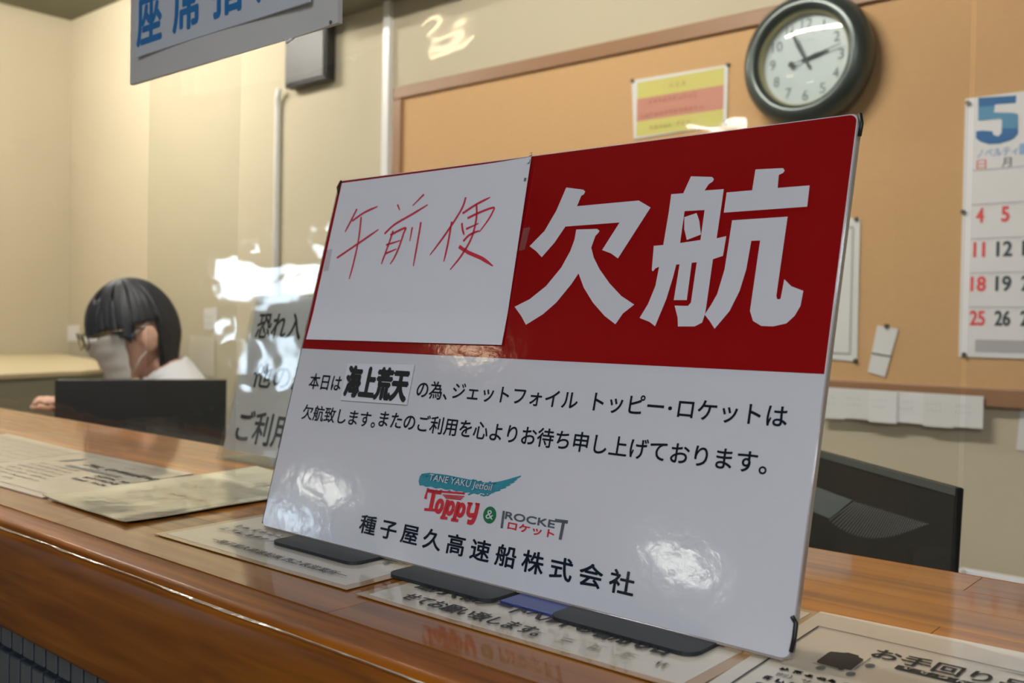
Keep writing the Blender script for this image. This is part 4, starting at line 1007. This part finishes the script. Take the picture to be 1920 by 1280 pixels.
# shirt and trousers: the body's own surface lifted along its normals, picked by the nearest bone
FV = [v.co.copy() for v in fin.vertices]; FN = [v.normal.copy() for v in fin.vertices]; FP = [list(p.vertices) for p in fin.polygons]
def nearest(p):
    best = (9, 0, 0)
    for k_, (a_, b_) in enumerate(E_):
        A_, B_ = P_[a_], P_[b_]; ab = B_ - A_; t_ = max(0, min(1, (p - A_).dot(ab) / ab.length_squared))
        r_ = R_[a_] if isinstance(R_[a_], float) else R_[a_][0]
        d_ = (p - A_ - ab * t_).length - r_ * .8
        if d_ < best[0]: best = (d_, k_, t_)
    return best
near = [nearest(p) for p in FV]
def garment(name, test, off, m_):
    keep = [test(near[i], FV[i]) for i in range(len(FV))]
    idx = {}; vs = []; fs = []
    for p in FP:
        if all(keep[i] for i in p):
            q_ = []
            for i in p:
                if i not in idx: idx[i] = len(vs); vs.append(FV[i] + FN[i] * (off + .003 * noise.noise(FV[i] * 18)))
                q_.append(idx[i])
            fs.append(q_)
    o = mk(name, vs, fs, m_, cl_, smooth=True); sd_ = o.modifiers.new('s', 'SOLIDIFY'); sd_.thickness = .003; sd_.offset = 1
ntop = nb_ + up * .050
def is_shirt(n_, p):
    k_, t_ = n_[1], n_[2]
    if (p - ntop).dot((up + Ff * .55).normalized()) > 0 and k_ in (2, 3, 4, 7): return False
    return k_ in (0, 1, 2, 4, 7) or (k_ == 3 and t_ < .6) or (k_ in (5, 8) and t_ < .85)
garment('shirt', is_shirt, .011, M['shirt'])
garment('trousers', lambda n_, p: n_[1] in (10, 11, 14, 15) or (n_[1] in (12, 16) and n_[2] < .9) or (n_[1] == 0 and n_[2] < .35), .010, M['trou'])
bm = bmesh.new()
for s_ in (1, -1):      # collar wings
    c0_ = nb_ + Ff * .035 + up * .006
    a1 = c0_ + Ll * s_ * .062 - Ff * .06 + up * .045; a2 = c0_ + Ll * s_ * .012 - up * .055 + Ff * .03; a3 = c0_ + Ll * s_ * .055 - up * .03 + Ff * .012; a4 = c0_ + Ll * s_ * .080 - Ff * .07 + up * .012
    q1 = [bm.verts.new(p) for p in (a1, a2, a3, a4)]; q2 = [bm.verts.new(p + Ff * .004 + up * .004) for p in (a1, a2, a3, a4)]
    bm.faces.new(q1); bm.faces.new(q2[::-1])
    for i in range(4): bm.faces.new((q1[i], q1[(i + 1) % 4], q2[(i + 1) % 4], q2[i]))
from_bm('collar', bm, M['shirt'], cl_)
# hair: a shell from the crown, cut to fringe, temples, ear and nape
nA, nR = 120, 26; vs = []
for i in range(nA):
    th = -math.pi + 2 * math.pi * i / nA; at = abs(th)
    dg_ = math.degrees(at)
    if dg_ < 50: end = .012 - .010 * math.sin(dg_ * .09)
    elif dg_ < 78: end = .012 - (dg_ - 50) / 28 * .042
    elif dg_ < 116: end = .020
    else: end = -.150 + .02 * abs(math.sin(i * 1.7))
    if 74 < dg_ <= 80: end = -.015
    rag = .010 * noise.noise(V((i * .9, 3, 1))) + .006 * math.sin(i * 2.1)
    end += rag if dg_ < 78 or dg_ > 116 else 0
    for j in range(nR):
        t = j / (nR - 1)
        if end >= 0: zz = .1285 * math.cos(t * math.acos(min(.99, end / .1285)))
        elif t < .5: zz = .1285 * math.cos(t * math.pi)
        else: zz = end * (t - .5) * 2
        # skull section at that height, hanging straight below the widest part
        if zz > .0: k_ = math.sqrt(max(0, 1 - (zz / .1285) ** 2))
        else: k_ = 1.0 - (.10 * (-zz / .15) if dg_ > 116 else 0)
        if j == 0: k_ = .0
        ax = (.108 if at < math.pi / 2 else .104); ay = .089
        strand = 1 + (.040 * noise.noise(V((i * .35, t * 2.5, 7))) + .018 * math.sin(i * 1.9 + 3 * t)) * min(1, t * 3)
        x = math.cos(th) * ax * k_ * strand; y = math.sin(th) * ay * k_ * strand
        if zz < -.03 and dg_ > 116: x += .030 * (-.03 - zz) / .12; y *= 1 - .25 * (-.03 - zz) / .12
        vs.append(HP(x, y, zz))
fs = [[i * nR + j, ((i + 1) % nA) * nR + j, ((i + 1) % nA) * nR + j + 1, i * nR + j + 1] for i in range(nA) for j in range(nR - 1)]
hair = mk('hair', vs, fs, M['hair'], cl_, smooth=True)
sd = hair.modifiers.new('s', 'SOLIDIFY'); sd.thickness = .008; sd.offset = -1
# mask with pleats and ear loops
vs = []; nU, nV = 25, 16
for j in range(nV):
    t = j / (nV - 1); z = .002 - .112 * t
    for i in range(nU):
        hw_ = 66 - 10 * t; a_ = math.radians(-hw_ + 2 * hw_ * i / (nU - 1)); c_ = math.cos(a_)
        z_ = z - .010 * (1 - c_) * (1 if t > .5 else -1.2) 
        r0_ = .100 - .012 * t; bulge = .024 * c_ ** 4 * (1 - .6 * t) * (.5 + .5 * math.sin(math.pi * min(1, t * 1.6 + .1))) + .005
        pl = .002 * math.sin(t * math.pi * 7)
        vs.append(HP((r0_ + bulge + pl) * math.cos(a_) * (1 - .06 * t), (.084 - .010 * t) * math.sin(a_) * 1.06, z_ + (.010 * math.exp(-(a_ / .25) ** 2) if j == 0 else 0)))
fs = [[j * nU + i, j * nU + i + 1, (j + 1) * nU + i + 1, (j + 1) * nU + i] for j in range(nV - 1) for i in range(nU - 1)]
mk_ = mk('face_mask', vs, fs, M['mask'], cl_, smooth=True); sd = mk_.modifiers.new('s', 'SOLIDIFY'); sd.thickness = .0015
for s_ in (1, -1):
    bm = bmesh.new()
    tube(bm, [HP(.052, s_ * .079, -.012), HP(.02, s_ * .086, -.002), HP(-.016, s_ * .091, .018)], .0016, 8)
    tube(bm, [HP(.046, s_ * .068, -.100), HP(.02, s_ * .078, -.066), HP(-.016, s_ * .087, -.038)], .0016, 8)
    from_bm('ear_loop', bm, M['mask'], cl_, smooth=True)
# glasses
gl = empty('glasses', HP(.1, 0, .01), None, None); 
bpy.data.objects.remove(gl)
bm = bmesh.new()
for s_ in (1, -1):
    tube(bm, [HP(.130 - .006 * abs(math.cos(a_)), s_ * .035 + .028 * math.cos(a_), .000 + .021 * math.sin(a_)) for a_ in [2 * math.pi * k / 24 for k in range(25)]], .0018, 8)
    tube(bm, [HP(.126, s_ * .063, .010), HP(.10, s_ * .084, .014), HP(.02, s_ * .090, .012), HP(-.02, s_ * .088, -.002)], .0018, 8)
tube(bm, [HP(.126, -.008, .006), HP(.132, 0, .010), HP(.126, .008, .006)], .0018, 8)
from_bm('glasses', bm, M['glassf'], cl_, smooth=True)

# office chair under the clerk
oc = empty('office_chair', V((pel.x, pel.y, 0)), 'dark fabric office chair under the masked clerk', 'chair')
CFr = Frame(V((pel.x, pel.y, 0)), Ff, Ll)
box('seat', (-.22, -.22, .33), (.24, .22, .405), M['chair'], oc, CFr, bev=.03, seg=3)
box('backrest', (-.29, -.19, .50), (-.235, .19, .86), M['chair'], oc, CFr, bev=.02, seg=3)
bm = bmesh.new(); tube(bm, [CFr.P(-.1, 0, .325), CFr.P(-.26, 0, .33), CFr.P(-.262, 0, .60)], .015, 10); from_bm('back_support', bm, M['dark'], oc, smooth=True)
bm = bmesh.new(); cyl(bm, CFr.P(0, 0, .06), CFr.P(0, 0, .33), .028); from_bm('column', bm, M['dark'], oc, smooth=True)
for k in range(5):
    a_ = 2 * math.pi * k / 5; bm = bmesh.new(); tube(bm, [CFr.P(0, 0, .075), CFr.P(.26 * math.cos(a_), .26 * math.sin(a_), .055)], [.022, .014], 8)
    cyl(bm, CFr.P(.26 * math.cos(a_) - .012, .26 * math.sin(a_), .027), CFr.P(.26 * math.cos(a_) + .012, .26 * math.sin(a_), .027), .0265); from_bm('leg', bm, M['dark'], oc, smooth=True)
